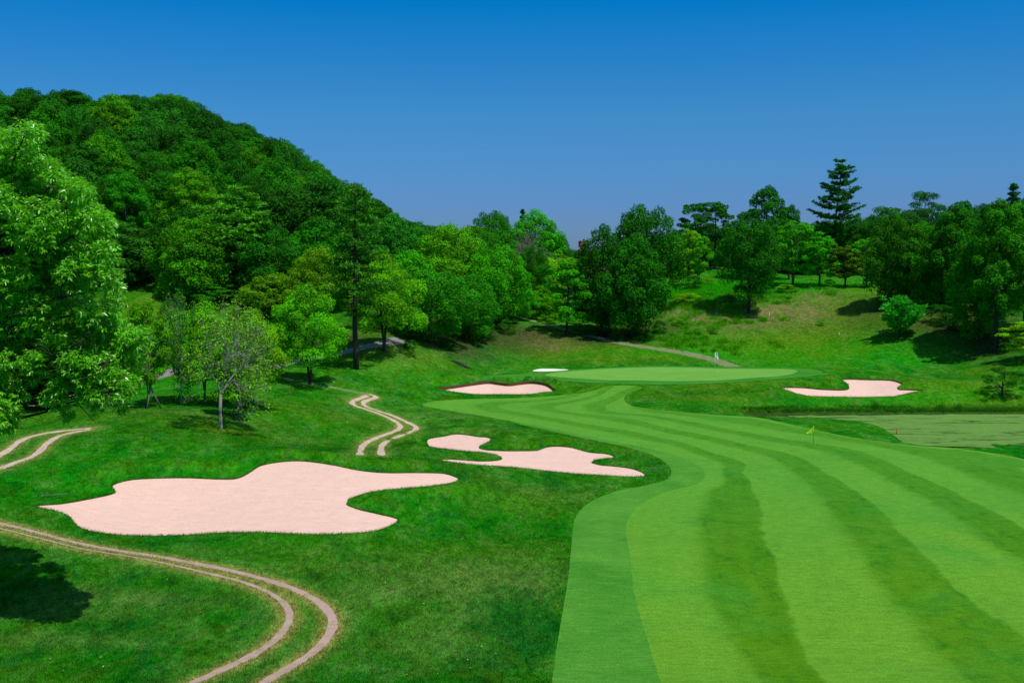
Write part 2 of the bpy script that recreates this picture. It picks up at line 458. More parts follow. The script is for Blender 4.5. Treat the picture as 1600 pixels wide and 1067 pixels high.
def scale_col(n, col, fac):
    """colour times a scalar socket"""
    c = n.nt.nodes.new('ShaderNodeVectorMath'); c.operation = 'SCALE'
    if isinstance(col, tuple): c.inputs[0].default_value = col
    else: n.L(col, c.inputs[0])
    if isinstance(fac, (int, float)): c.inputs['Scale'].default_value = fac
    else: n.L(fac, c.inputs['Scale'])
    return c.outputs[0]

def mat_rough(blade=False):
    m, nt, out = newmat('rough_grass_blade' if blade else 'rough_grass'); n = N(nt); p = n.pos()
    big = n.noise(p, 0.09, 4, 0.62, 0.8); mid = n.noise(n.mapv(p, (1, 0.55, 1)), 0.5, 5, 0.7, 0.4); fine = n.noise(n.mapv(p, (1, .45, .5)), 7.0, 4, 0.75); vf = n.noise(n.mapv(p, (1, .4, .3)), 30.0, 3, 0.8)
    c = n.mix(n.rng(big, .38, .64), (.004, .165, .003), (.030, .205, .003))
    c = n.mix(n.rng(mid, .49, .70), c, (.085, .255, .035))
    c = n.mix(n.rng(mid, .47, .31), c, (.002, .082, .004))
    m2 = n.noise(n.mapv(p, (1, .6, 1)), 2.2, 4, .75, .3)
    c = n.mix(n.rng(n.noise(n.mapv(p, (1, .5, 1)), .8, 5, .75, .5), .47, .66, 0, .62), c, (.045, .110, .002))
    c = n.mix(n.rng(n.noise(n.mapv(p, (.8, .45, 1)), .35, 5, .7, .9), .56, .72, 0, .65), c, (.010, .155, .030))
    c = n.mix(n.math('MULTIPLY', n.attr('pale'), n.rng(mid, .3, .6, .4, 1)), c, (.125, .235, .045))
    pt = n.noise(n.mapv(p, (1, .7, 1)), .17, 5, .7, 1.2)
    c = n.mix(n.rng(pt, .54, .68, 0, .7), c, (.062, .21, .016))
    c = n.mix(n.rng(pt, .47, .36, 0, .7), c, (.003, .115, .010))
    c = n.mix(n.math('MULTIPLY', n.attr('lush'), n.rng(mid, .25, .7, 1.0, .55)), c, (.008, .27, .003))
    dn = n.math('MULTIPLY', n.attr('dry'), n.rng(mid, .25, .65, .35, 1.1))
    c = n.mix(dn, c, (.105, .190, .006))
    bn = n.math('MULTIPLY', n.attr('bare'), n.rng(n.noise(p, 0.9, 5, .75), .42, .6, 0, 1.2))
    c = n.mix(bn, c, (.22, .145, .075))
    c = n.mix(n.attr('verge'), c, (.115, .27, .035))
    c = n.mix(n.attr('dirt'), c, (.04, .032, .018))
    tr = n.math('MULTIPLY', n.attr('edge'), n.rng(n.noise(p, 4.5, 4, .8), .36, .56, .15, 1.25))
    c = n.mix(tr, c, (.40, .25, .08))
    v = n.math('MULTIPLY', n.rng(fine, .25, .75, .62, 1.40), n.rng(vf, .28, .72, .42, 1.58))
    v = n.math('MULTIPLY', v, n.rng(m2, .32, .68, .58, 1.38))
    c = scale_col(n, c, v)
    if blade:
        c = scale_col(n, c, n.rng(n.attr('tint'), 0, 1, .70, 1.75))
        b = n.principled(c, .85, .0)
        tr_ = nt.nodes.new('ShaderNodeBsdfTranslucent'); n.L(c, tr_.inputs['Color'])
        mx = nt.nodes.new('ShaderNodeMixShader'); mx.inputs[0].default_value = .25
        n.L(b.outputs[0], mx.inputs[1]); n.L(tr_.outputs[0], mx.inputs[2]); n.L(mx.outputs[0], out.inputs[0]); return m
    hh = n.math('ADD', n.math('MULTIPLY', fine, .6), n.math('MULTIPLY', vf, .4))
    b = n.principled(c, .9, .0, n.bump(hh, 0.9, 0.18))
    n.L(b.outputs[0], out.inputs[0]); return m
def mat_mown(name, light, dark, s_attr=None, swirl=1.0, fine_amt=0.14):
    m, nt, out = newmat(name); n = N(nt); p = n.pos()
    mid = n.noise(p, 0.22, 4, 0.6, 0.5); fine = n.noise(n.mapv(p, (.22, 1.3, 1)), 5.0, 5, 0.75); pat = n.noise(p, 1.1, 5, .7)
    vf = n.noise(n.mapv(p, (1, .6, 1)), 16, 4, .85)
    if s_attr:
        ssd = n.math('ADD', n.attr(s_attr), n.rng(n.noise(p, .35, 4, .65), .2, .8, -.09, .09))
        u_ = n.math('MODULO', n.math('ADD', ssd, 10.0), 2.0)
        # a dark band fades in softly on its left and ends in a crisper mower edge on its right
        f = n.math('MULTIPLY', n.rng(u_, .88, 1.32, 0, 1, True), n.rng(u_, 1.90, 1.99, 1, 0, True))
        # fine parallel wheel and reel lines
        f2 = n.math('SINE', n.math('MULTIPLY', ssd, math.pi * 7.0))
        f = n.math('ADD', n.math('MULTIPLY', f, .88), n.math('MULTIPLY', f2, .05))
        f = n.math('ADD', f, n.rng(mid, .3, .7, -.16, .16))
        sy = nt.nodes.new('ShaderNodeSeparateXYZ'); n.L(p, sy.inputs[0])
        far = n.rng(n.math('ADD', sy.outputs['Y'], n.rng(mid, .2, .8, -9, 9)), 46, 72)
        f = n.math('MULTIPLY', f, n.rng(sy.outputs['Y'], 62, 105, 1.0, .66))
        c = n.mix(f, n.mix(far, (.108, .275, .016), light), n.mix(far, (.056, .180, .000), dark))
        blot = n.rng(n.noise(n.mapv(p, (1, .7, 1)), .75, 5, .7, .8), .50, .68, 0, .8)
        c = n.mix(n.math('MULTIPLY', blot, n.math('MAXIMUM', f, .12)), c, (.010, .125, .002))
        tealy = n.rng(n.noise(p, .11, 3, .6), .50, .66, 0, .38)
        c = n.mix(tealy, c, (.042, .245, .022))
    else:
        c = n.mix(n.rng(mid, .3, .7), light, dark)
    c = n.mix(n.rng(pat, .56, .82, 0, .5), c, dark)
    c = n.mix(n.rng(n.noise(p, .5, 5, .7, .6), .58, .8, 0, .4), c, (light[0]*1.18, light[1]*.98, light[2]))
    v = n.math('MULTIPLY', n.rng(fine, .28, .72, 1 - fine_amt*1.25, 1 + fine_amt*1.25), n.rng(vf, .3, .7, 1-fine_amt*3.0, 1+fine_amt*3.0))
    v = n.math('MULTIPLY', v, n.rng(n.noise(n.mapv(p, (.6, 1.5, 1)), 2.6, 4, .8), .3, .7, 1-fine_amt, 1+fine_amt))
    c = scale_col(n, c, v)
    b = n.principled(c, .8, .05, n.bump(fine, .45, .05))
    n.L(b.outputs[0], out.inputs[0]); return m
def mat_sand(name, col):
    m, nt, out = newmat(name); n = N(nt); p = n.pos()
    rk = n.noise(n.mapv(p, (.6, 2.4, 1)), 1.2, 4, .6, .4); fn = n.noise(p, 10, 5, .8); dot = n.noise(p, 3.0, 6, .75)
    v = n.math('MULTIPLY', n.rng(rk, .3, .7, .94, 1.04), n.rng(fn, .3, .7, .86, 1.10))
    v = n.math('MULTIPLY', v, n.rng(dot, .30, .40, .80, 1.0))
    c = scale_col(n, col, v)
    b = n.principled(c, .95, .05, n.bump(n.math('ADD', n.math('MULTIPLY', n.noise(p, .7, 3, .5), 5.0), n.math('ADD', fn, n.math('MULTIPLY', rk, 1.5))), .6, .07))
    n.L(b.outputs[0], out.inputs[0]); return m
def mat_plain(name, col, rough=.8, var=.25, scale=6, spec=.2, bump=.2, bd=.02, coord='obj'):
    m, nt, out = newmat(name); n = N(nt); p = n.obj() if coord == 'obj' else n.pos()
    a = n.noise(p, scale, 5, .7)
    c = scale_col(n, col, n.rng(a, .25, .75, 1 - var, 1 + var))
    b = n.principled(c, rough, spec, n.bump(a, bump, bd))
    n.L(b.outputs[0], out.inputs[0]); return m
def mat_path(name, col, col2, grassy=False):
    m, nt, out = newmat(name); n = N(nt); p = n.pos()
    a = n.noise(p, 1.3, 5, .7); f = n.noise(p, 14, 4, .8)
    c = n.mix(n.rng(a, .42, .66), col, col2)
    if grassy: c = n.mix(n.rng(n.noise(p, 3.2, 5, .75), .57, .66, 0, .9), c, (.13, .22, .04))
    c = scale_col(n, c, n.rng(f, .2, .8, .72, 1.25))
    b = n.principled(c, .95, .1, n.bump(f, .5, .03))
    n.L(b.outputs[0], out.inputs[0]); return m
def mat_leaf(name, col, var=.45, trans=.30, gloss=.45, rough=.45, back=None):
    m, nt, out = newmat(name); n = N(nt)
    oi = nt.nodes.new('ShaderNodeObjectInfo')
    t = n.attr('tint')
    c = n.mix(n.rng(t, 0, 1), (col[0]*.55, col[1]*(1-var), col[2]*.8), (col[0]*1.7, col[1]*(1+var), col[2]*1.05))
    c = n.mix(1.0, c, oi.outputs['Color'], 'MULTIPLY')
    b = n.principled(c, rough, gloss)
    tr = nt.nodes.new('ShaderNodeBsdfTranslucent'); tc = n.mix(1.0, c, (1.25, 1.25, .45), 'MULTIPLY'); n.L(tc, tr.inputs['Color'])
    mx = nt.nodes.new('ShaderNodeMixShader'); mx.inputs[0].default_value = trans
    n.L(b.outputs[0], mx.inputs[1]); n.L(tr.outputs[0], mx.inputs[2]); n.L(mx.outputs[0], out.inputs[0]); return m
def mat_bark(name, col):
    m, nt, out = newmat(name); n = N(nt); p = n.obj()
    a = n.noise(n.mapv(p, (5, 5, 1.2)), 3.0, 5, .75, .6)
    c = scale_col(n, col, n.rng(a, .25, .75, .45, 1.5))
    b = n.principled(c, .9, .1, n.bump(a, .8, .08))
    n.L(b.outputs[0], out.inputs[0]); return m
def mat_pond():
    m, nt, out = newmat('pond_water'); n = N(nt); p = n.pos()
    a = n.noise(n.mapv(p, (.30, 1.3, 1)), .5, 8, .75, .9); f = n.noise(n.mapv(p, (.5, 1.6, 1)), 3.5, 4, .8)
    weed = n.mix(n.rng(f, .3, .7), (.075, .20, .022), (.145, .275, .05))
    cov = n.rng(n.math('ADD', a, n.math('MULTIPLY', f, .10)), .41, .53, 0, 1)
    c = n.mix(cov, (.012, .022, .008), weed)
    b = n.principled(c, n.rng(cov, 0, 1, .10, .9), .12, n.bump(n.math('MULTIPLY', f, cov), .3, .03))
    n.L(b.outputs[0], out.inputs[0]); return m

M = {}
M['rough'] = mat_rough()
M['blade'] = mat_rough(True)
M['fair'] = mat_mown('fairway_turf', (.090, .280, .022), (.042, .188, .004), 'stripe')
M['cut'] = mat_mown('first_cut_turf', (.080, .262, .024), (.040, .195, .013))
M['green'] = mat_mown('green_turf', (.150, .36, .055), (.115, .31, .035), None, 1, .05)
M['collar'] = mat_mown('collar_turf', (.055, .24, .022), (.030, .18, .012), None, 1, .08)
M['sand'] = mat_sand('bunker_sand', (.765, .505, .395))
M['white_sand'] = mat_sand('white_bunker_sand', (.80, .84, .66))
M['earth'] = mat_plain('lip_earth', (.110, .060, .036), .95, .5, 3, .05, .8, .05, 'pos')
M['rut'] = mat_path('rut_soil', (.43, .29, .245), (.33, .235, .16), True)
M['rut_pale'] = mat_path('rut_soil_pale', (.56, .43, .33), (.42, .32, .22), True)
M['asphalt'] = mat_path('grey_path', (.25, .215, .205), (.17, .155, .14))
M['worn'] = mat_path('worn_grass_path', (.20, .215, .11), (.12, .165, .05))
M['pond'] = mat_pond()
M['bark'] = mat_bark('bark_dark', (.060, .045, .034))
M['bark_grey'] = mat_bark('bark_grey', (.20, .175, .15))
M['twig'] = mat_bark('twig_grey', (.31, .285, .255))
M['twig_pink'] = mat_bark('twig_pinkish', (.33, .25, .22))
M['leaf'] = mat_leaf('broad_leaf', (.044, .315, .007), .7, .24, .07, .6)
M['needle'] = mat_leaf('pine_needles', (.034, .225, .014), .5, .14, .10, .6)
M['leaf_near'] = mat_leaf('glossy_leaf', (.112, .440, .014), .5, .36, .7, .34)
M['post'] = mat_plain('weathered_post', (.16, .14, .12), .9, .3, 8)
M['wood_dark'] = mat_plain('dark_sleeper', (.045, .038, .032), .9, .4, 5)
M['white'] = mat_plain('white_paint', (.75, .75, .70), .6, .08, 6)
M['red'] = mat_plain('red_paint', (.55, .10, .06), .6, .1, 6)
M['lime'] = mat_plain('lime_cloth', (.55, .95, .02), .8, .06, 6)
M['flag_white'] = mat_plain('white_cloth', (.8, .8, .8), .8, .06, 6)
M['pole_yellow'] = mat_plain('yellow_pole', (.42, .36, .05), .5, .1, 6)
M['steel'] = mat_plain('grey_handle', (.14, .17, .15), .5, .1, 6)

# ------------------------------------------------------------------ the ground sheet, cut along every outline
pts = []; edges = []
def add_loop(poly, closed=True):
    b = len(pts); n = len(poly)
    pts.extend([(float(a), float(c)) for a, c in poly])
    edges.extend([(b + i, b + (i + 1) % n) for i in range(n if closed else n - 1)])
loops = BPOLY + [FAIR, CUT, GREEN, COLLAR]
for L_ in loops: add_loop(L_)
rib = []
for k in RUTS: rib += [q[1] for q in RUTS[k]]
for k in PATHS: rib += [q[1] for q in PATHS[k]]
for L_ in rib: add_loop(L_)
# points that carry detail beside the ruts and bunkers
def extra(P): pts.extend([(float(a), float(b)) for a, b in P])
for k in list(RUTS.values()) + [PATHS['bank']]:
    for c, o in k:
        tg = np.gradient(c, axis=0); tg /= np.maximum(np.hypot(*tg.T)[:, None], 1e-9)
        nn = np.stack([-tg[:, 1], tg[:, 0]], -1)
        for off in (.34, .5, .9): extra(c + nn * off); extra(c - nn * off)
for poly in BPOLY + [POND]:
    bx0, by0 = poly.min(0) - 3; bx1, by1 = poly.max(0) + 3
    n_ = int((bx1 - bx0) * (by1 - by0) / 0.16)
    q = np.stack([rng.uniform(bx0, bx1, n_), rng.uniform(by0, by1, n_)], -1)
    d = np.abs(sdf(q[:, 0], q[:, 1], poly, 4))
    extra(q[d < 2.6])
# perspective-spaced lattice
D = 14.0
while D < 395:
    stepx = max(D * 15.0 / FPX, 0.25)
    xs = np.arange(-min(205, D * 0.62 + 45), min(205, D * 0.62 + 45), stepx if D > 0 else 1)
    keep = np.abs(xs) < D * 0.53
    coarse = np.abs(xs) >= D * 0.53
    xs = np.concatenate([xs[keep], xs[coarse][::4]])
    yy = D + rng.uniform(-.25, .25, len(xs)) * D * .012
    extra(np.stack([xs + rng.uniform(-.25, .25, len(xs)) * stepx, yy], -1))
    D *= 1.0125
for X in np.linspace(-205, 205, 42):
    for Y in np.linspace(-58, 12, 9): extra([(X, Y)])
for rad in (230, 330, 600, 1200, 2500, 5000):
    a = np.linspace(0, 2 * math.pi, 49)[:-1]
    extra(np.stack([np.cos(a) * rad * 1.1, 150 + np.sin(a) * rad * (1.15)], -1))
res = delaunay_2d_cdt([Vector(p) for p in pts], edges, [], 0, 1e-4, False)
V2 = np.array([tuple(v) for v in res[0]]); F = np.array([f for f in res[2]], np.int64)
# consistent upward winding
a, b, c = V2[F[:, 0]], V2[F[:, 1]], V2[F[:, 2]]
cr = (b[:, 0]-a[:, 0])*(c[:, 1]-a[:, 1]) - (b[:, 1]-a[:, 1])*(c[:, 0]-a[:, 0])
F[cr < 0] = F[cr < 0][:, ::-1]
F = F[np.abs(cr) > 1e-7]
cen = V2[F].mean(1)
VX, VY = V2[:, 0], V2[:, 1]
VZ = h(VX, VY)

# where the ground is dry, lush, bare or bare-dark
def splat(items, X=None, Y=None):
    X = VX if X is None else X; Y = VY if Y is None else Y
    out = np.zeros(len(X))
    for px, py, rx, ry, amt in items:
        c0 = hit([px], [py])[0]
        g = np.exp(-(((X - c0[0]) / rx) ** 2 + ((Y - c0[1]) / ry) ** 2))
        out = np.maximum(out, g * amt)
    return out
DRY_SP = [(900,545,14,4,.75),(850,535,9,5,.8),(1000,556,10,3,.55),(950,560,10,3,.55),(850,560,9,3,.4),(1120,605,7,2,.6),(1100,622,10,2,.5),(1250,530,14,7,.75),(1300,500,16,10,.7),(1180,520,10,6,.55),
             (1300,470,10,5,.5),(1420,500,9,7,.6),(1300,550,8,3,.6),(1500,600,8,5,.4),(1550,575,6,3,.45),(1580,630,10,2,.5),(630,545,4,5,.55),(680,562,3,4,.5),(470,558,7,5,.6),(600,520,5,6,.5),
             (360,676,3.5,1.5,.75),(300,655,12,4,.3),(480,640,10,4,.35),(600,560,6,5,.3),(800,780,5,4,.3),(640,880,8,5,.25),(780,860,5,3,.3),(560,550,5,5,.4),(1170,640,4,2,.4),(900,600,4,2,.3),(945,612,5,4,.45),
             (1120,500,10,6,.4),(1350,455,12,6,.4),(230,480,14,8,.5)]
dry = splat(DRY_SP)
LUSH_SP = [(1150,450,14,7,1.0),(1080,452,8,8,1.0),(1220,443,12,7,.7),(1050,530,8,4,.95),(1120,548,12,4,1.0),(1200,548,14,3,.9),(1330,545,16,5,.9),(1430,560,9,4,.8),(1270,545,9,3,.6),(1070,515,5,3,.6),(1000,550,14,2.5,.5),(1300,560,14,4,.55),(1380,550,10,4,.6),(1200,565,12,3,.5),(1350,535,8,4,.3),
              (700,600,8,3,.4),(780,560,6,6,.4),(350,735,12,4,.5),(150,740,8,5,.5),(700,770,6,3,.5),(650,815,6,4,.35),(500,850,10,2,.4),(250,610,14,6,.35),(1450,620,12,3,.6),(1250,630,12,3,.4),(860,830,4,6,.3)]
lush = splat(LUSH_SP)
bare = splat([(1110,490,8,7,.95),(1220,488,9,6,1.0),(1080,475,6,4,.8),(1180,505,10,3,.7),(1150,480,6,5,.7),(1250,470,7,4,.8),(1070,490,5,6,.7),(870,540,3,3,.7),(845,530,4,3,.7),(1140,505,5,3,.6),(700,540,4,4,.5),(610,540,4,4,.3)])
dirt = splat([(690,525,8,7,.9),(730,515,10,7,.9),(640,515,6,6,.85),(800,520,8,5,.8),(480,545,3,4,.8),(535,535,4,4,.8),(430,560,3,3,.7),(950,525,9,6,.9),(1000,518,6,6,.9),(1500,505,9,6,.9),(1560,540,6,5,.8),(1450,480,10,8,.9),(1540,525,5,5,.8),(885,530,2,1.6,.3)])
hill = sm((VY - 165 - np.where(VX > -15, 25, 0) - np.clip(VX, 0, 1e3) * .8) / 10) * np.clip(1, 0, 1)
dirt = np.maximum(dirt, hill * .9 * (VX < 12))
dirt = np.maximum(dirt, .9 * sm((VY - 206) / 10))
PALE_SP = [(740,905,4.5,3,.9),(640,920,4,2,.6),(820,900,3,3,.6),(200,935,5,1.2,.6),(60,955,5,1,.6),(80,1000,6,1,.5),(590,890,4,1.5,.5),(700,1000,4,3,.35),(530,860,6,1,.4),(830,770,4,3,.3),(330,650,6,2,.35),(560,655,5,2,.3),(690,650,6,4,.4),(760,670,5,2,.3)]
pale = splat(PALE_SP)
edge = np.zeros(len(V2)); verge = np.zeros(len(V2))
for k in ('near', 'middle', 'left'):
    for c, o in RUTS[k]:
        m = near(VX, VY, c, 2)
        d = seg_dist(VX[m], VY[m], c, False)
        fs = np.interp(VY[m], [40, 45, 60, 110], [.75, .8, .65, .5])
        edge[m] = np.maximum(edge[m], np.exp(-((d - .30) / .22) ** 2) * fs)
        verge[m] = np.maximum(verge[m], np.exp(-(d / .95) ** 2) * .75)
# banks just above the bunkers' far edges are thinner, drier turf
for k_, poly in enumerate(BPOLY[:4]):
    d = sdf(VX, VY, poly, 5)
    up = sm((VY - poly[:, 1].mean() + 2) / 4)
    dry = np.maximum(dry, np.where(d > 0, np.exp(-((d - .6) / .7) ** 2) * .38 * up, 0))
dp = sdf(VX, VY, POND, 6)
dirt = np.maximum(dirt, np.exp(-((dp - .1) / .3) ** 2) * .75 * sm((VY - POND[:, 1].mean() - 3) / 3))

# mowing bands: contour lines of the field, traced
STR = {
 0: [(660,633),(700,641),(760,651),(830,664),(900,677),(960,690),(1045,708),(1092,728),(1102,744),(1040,768),(1005,785),(985,805),(978,830),(985,870),(990,920),(1000,960),(1015,1010),(1032,1067),(720,624),(800,622),(860,618.5)],
 1: [(735,633),(800,648),(860,659),(980,681),(1060,699),(1112,718),(1124,740),(1100,765),(1084,800),(1082,850),(1086,900),(1100,950),(1130,1000),(1180,1067),(800,626),(865,621.5)],
 2: [(780,634),(840,649),(900,659),(1020,681),(1105,705),(1160,740),(1190,780),(1197,800),(1216,870),(1239,940),(1262,1010),(1290,1062),(850,627),(900,619.5)],
 3: [(822,634),(870,645),(930,655),(1060,680),(1150,701),(1210,720),(1240,745),(1270,775),(1290,806),(1319,847),(1347,894),(1384,940),(1427,997),(1473,1053),(900,624),(935,613)],
 4: [(875,632),(960,650),(1060,672),(1165,694),(1240,709),(1270,724),(1300,742),(1336,763),(1378,795),(1427,842),(1473,894),(1525,936),(1600,987),(930,621),(955,607)],
 5: [(915,630),(1000,650),(1080,666),(1150,680),(1210,692),(1270,703),(1312,716),(1360,737),(1405,760),(1450,788),(1495,819),(1540,850),(1600,889),(960,615)],
 6: [(955,631),(1040,651),(1110,664),(1180,677),(1240,687),(1288,694),(1345,704),(1390,721),(1435,743),(1495,767),(1540,790),(1600,823)],
 7: [(980,633),(1060,649),(1100,655),(1180,668),(1240,677),(1294,686),(1360,697),(1405,706),(1450,720),(1495,737),(1540,755),(1600,780)],
 8: [(1040,642),(1100,648),(1180,654),(1240,666),(1330,684),(1420,696),(1500,702),(1600,718)],
}
sp, sv = [], []
for k, L_ in STR.items():
    for q in hit([a for a, b in L_], [b for a, b in L_]): sp.append(q); sv.append(k)
sfield = mq_fit(np.array(sp) / 20., np.array(sv, float), 0.05, 0.01)

def region_mesh(name, fmask, mat, attrs=(), dz=None, extra_attr=None):
    f = F[fmask]
    used, inv = np.unique(f.ravel(), return_inverse=True)
    V = np.stack([VX[used], VY[used], VZ[used]], -1)
    if dz is not None: V[:, 2] += dz(V[:, 0], V[:, 1])
    at = {k: v[used] for k, v in attrs}
    if extra_attr: at.update({k: fn(V) for k, fn in extra_attr.items()})
    return mesh_np(name, V, None, inv.reshape(-1, 3), mat, True, at), used, inv.reshape(-1, 3)

cx, cy = cen[:, 0], cen[:, 1]
taken = np.zeros(len(F), bool)
def take(poly):
    global taken
    m = inside(cx, cy, poly) & ~taken
    taken |= m
    return m
for k, (nme, px, lip, bank, lab) in enumerate(BUNKERS):
    m = take(BPOLY[k]); poly = BPOLY[k]
    dz = lambda x, y, poly=poly, lip=lip: -lip - (0.30 if lip > .05 else .0) * sm(seg_dist(x, y, poly) / 2.5)
    root = empty('sand_bunker', (0, 0, 0))
    root.location = (poly[:, 0].mean(), poly[:, 1].mean(), h1(poly[:, 0].mean(), poly[:, 1].mean()))
    me, used, inv = region_mesh('sand', m, M['white_sand' if k == 4 else 'sand'], (), dz)
    o = link('sand', me, root); o.matrix_parent_inverse = Matrix.Translation(root.location).inverted()
    # the cut earth lip round the sand
    zz = h(poly[:, 0], poly[:, 1]); n_ = len(poly)
    Vt = np.stack([poly[:, 0], poly[:, 1], zz + .0], -1); Vb = Vt - np.array([0, 0, lip + .04])
    q = np.array([(i, (i + 1) % n_, n_ + (i + 1) % n_, n_ + i) for i in range(n_)])
    me = mesh_np('lip', np.vstack([Vt, Vb]), q, None, M['earth'])
    o = link('lip', me, root); o.matrix_parent_inverse = Matrix.Translation(root.location).inverted()
    tag(root, lab, 'bunker', None, 'structure')
def rib_region(name, items, mat, label, cat, sink=.03):
    mm = np.zeros(len(F), bool)
    for c, o in items: mm |= take(o)
    me, _, _ = region_mesh(name, mm, mat)
    return tag(link(name, me), label, cat, None, 'structure')
rib_region('cart_track', RUTS['near'], M['rut'], 'pair of bare earth wheel ruts curving through the near left rough', 'track')
rib_region('cart_track', RUTS['middle'], M['rut_pale'], 'pair of S-shaped wheel ruts beyond the large bunker', 'track')
rib_region('cart_track', RUTS['left'], M['rut_pale'], 'short pair of pale wheel ruts at the left edge under the big tree', 'track')
rib_region('cart_path', PATHS['gray_left'], M['asphalt'], 'grey paved cart path winding between the trees on the left', 'path')
rib_region('cart_path', PATHS['worn'], M['worn'], 'thin worn track joining the grey path to the wheel ruts', 'path')
rib_region('cart_path', PATHS['bank'], M['worn'], 'faded path running down the bank behind the green', 'path')
m = take(GREEN); me, _, _ = region_mesh('putting_green', m, M['green']); tag(link('putting_green', me), 'smooth pale putting green with a white flag', 'putting green', None, 'structure')
m = take(COLLAR); me, _, _ = region_mesh('green_collar', m, M['collar']); tag(link('green_collar', me), 'slightly darker mown collar round the putting green', 'collar', None, 'structure')
m = take(CUT); me, _, _ = region_mesh('first_cut', m, M['cut']); tag(link('first_cut', me), 'darker band of first cut grass along the left edge of the fairway', 'grass', None, 'structure')
m = take(FAIR)
me, _, _ = region_mesh('fairway', m, M['fair'], (), None, {'stripe': lambda V: sfield(V[:, :2] / 20.)})
tag(link('fairway', me), 'striped mown fairway sweeping from the right foreground to the green', 'fairway', None, 'structure')
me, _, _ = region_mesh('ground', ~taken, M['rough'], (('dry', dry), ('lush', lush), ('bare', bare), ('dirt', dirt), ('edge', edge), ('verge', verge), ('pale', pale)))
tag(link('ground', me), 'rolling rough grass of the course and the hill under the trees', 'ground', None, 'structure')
c0 = POND.mean(0)
pe = c0 + (POND - c0) * 1.0
d_ = (POND - c0); pe = POND + d_ / np.hypot(*d_.T)[:, None] * 1.2
Vp = np.vstack([np.column_stack([pe, np.full(len(pe), POND_Z)])])
me = bpy.data.meshes.new('pond'); me.from_pydata([tuple(v) for v in Vp], [], [list(range(len(Vp)))]); me.materials.append(M['pond'])
if me.polygons[0].normal.z < 0: me.flip_normals()
tag(link('pond', me), 'pond covered in green duckweed beside the fairway', 'pond', None, 'structure')
#@@TREES@@
# ------------------------------------------------------------------ plants
def unit(v): return v / np.maximum(np.linalg.norm(v, axis=-1, keepdims=True), 1e-9)
def leaves(mb, tint, P, Nn, length, width, tv, droop=0.0, fold=.25, r=rng):
    """one folded, pointed leaf face at every point P facing Nn"""
    n = len(P)
    t = unit(np.cross(Nn, r.normal(size=(n, 3))))
    if droop: t = unit(t + np.array([0, 0, -droop]))
    b = unit(np.cross(Nn, t))
    L = (length * r.uniform(.7, 1.3, n))[:, None] / 2; W = (width * r.uniform(.7, 1.3, n))[:, None] / 2
    f = unit(np.cross(t, b)) * W * fold * 2
    V = np.stack([P - t * L, P + b * W + f, P + t * L, P - b * W + f], 1).reshape(-1, 3)
    q = np.arange(n * 4).reshape(n, 4)
    mb.add(V, q); tint.append(np.repeat(tv, 4))
def crown_mesh(name, mat, clumps, n, size, seed, flat=.75, droop=0.0, updir=.35, ratio=.55, shell=.62):
    """clumps: rows x,y,z,radius; leaves lie mostly on the outer, upper side of each clump"""
    r = np.random.default_rng(seed)
    mb = MB(); tint = []
    cl = np.array(clumps); wgt = cl[:, 3] ** 2; k = r.choice(len(cl), n, p=wgt / wgt.sum())
    d = unit(r.normal(size=(n, 3))); d[:, 2] = np.where((d[:, 2] < -.2) & (r.random(n) < .6), -d[:, 2], d[:, 2])
    rad = cl[k, 3] * (shell + (1.08 - shell) * r.random(n) ** .6)
    # lumpy edge
    rad *= 1 + .22 * np.sin(d[:, 0] * 5 + k) * np.sin(d[:, 1] * 6 + k * 2.3)
    P = cl[k, :3] + d * rad[:, None] * np.array([1, 1, flat])
    Nn = unit(d * .7 + np.array([0, 0, updir]) + r.normal(size=(n, 3)) * .45)
    ct = r.uniform(.2, .8, len(cl))
    tv = np.clip(ct[k] * .6 + r.uniform(0, 1, n) * .4, 0, 1)
    leaves(mb, tint, P, Nn, size, size * ratio, tv, droop, .25, r)
    return mb.mesh(name, mat, False, {'tint': np.concatenate(tint)})
def envelope(kind, u):
    """crown half width at relative height u (0 bottom .. 1 top)"""
    if kind == 'round': return np.sqrt(np.clip(1 - (2*u-1)**2, 0, 1)) ** .8
    if kind == 'dome': return np.sqrt(np.clip(1 - u**2.2, 0, 1)) * (0.75 + .25 * np.minimum(1, u * 4))
    if kind == 'egg': return np.clip(np.sin(np.clip(u, 0, 1) ** .7 * math.pi), 0, 1) ** .7
    if kind == 'cone': return np.clip(1 - u, 0, 1) ** .8 * np.minimum(1, .4 + u * 5)
    if kind == 'umbrella': return np.sqrt(np.clip(1 - u**2, 0, 1))
def make_clumps(kind, n, H, z0, Rw, seed, rc=.2, hollow=.5, dirs=None, gap=0):
    """scatter clumps through the crown volume, with a few missing ones to let light in"""
    r = np.random.default_rng(seed); out = []; tries = 0
    while len(out) < n and tries < 6000:
        tries += 1
        u = r.random(); e = float(envelope(kind, u)) * Rw
        a = r.uniform(0, 6.283); rho = (hollow + (1 - hollow) * math.sqrt(r.random()))
        lob = 1 + .18 * math.sin(a * 3 + seed) + .10 * math.sin(a * 5 + u * 9 + seed)
        x, y, z = math.cos(a) * rho * e * lob, math.sin(a) * rho * e * lob, z0 + u * (H - z0)
        rr = Rw * rc * r.uniform(.65, 1.35)
        if all((x-c[0])**2 + (y-c[1])**2 + (z-c[2])**2 > (.70 * (rr + c[3])) ** 2 for c in out): out.append((x * .88, y * .88, z - rr * .4, rr))
    return out
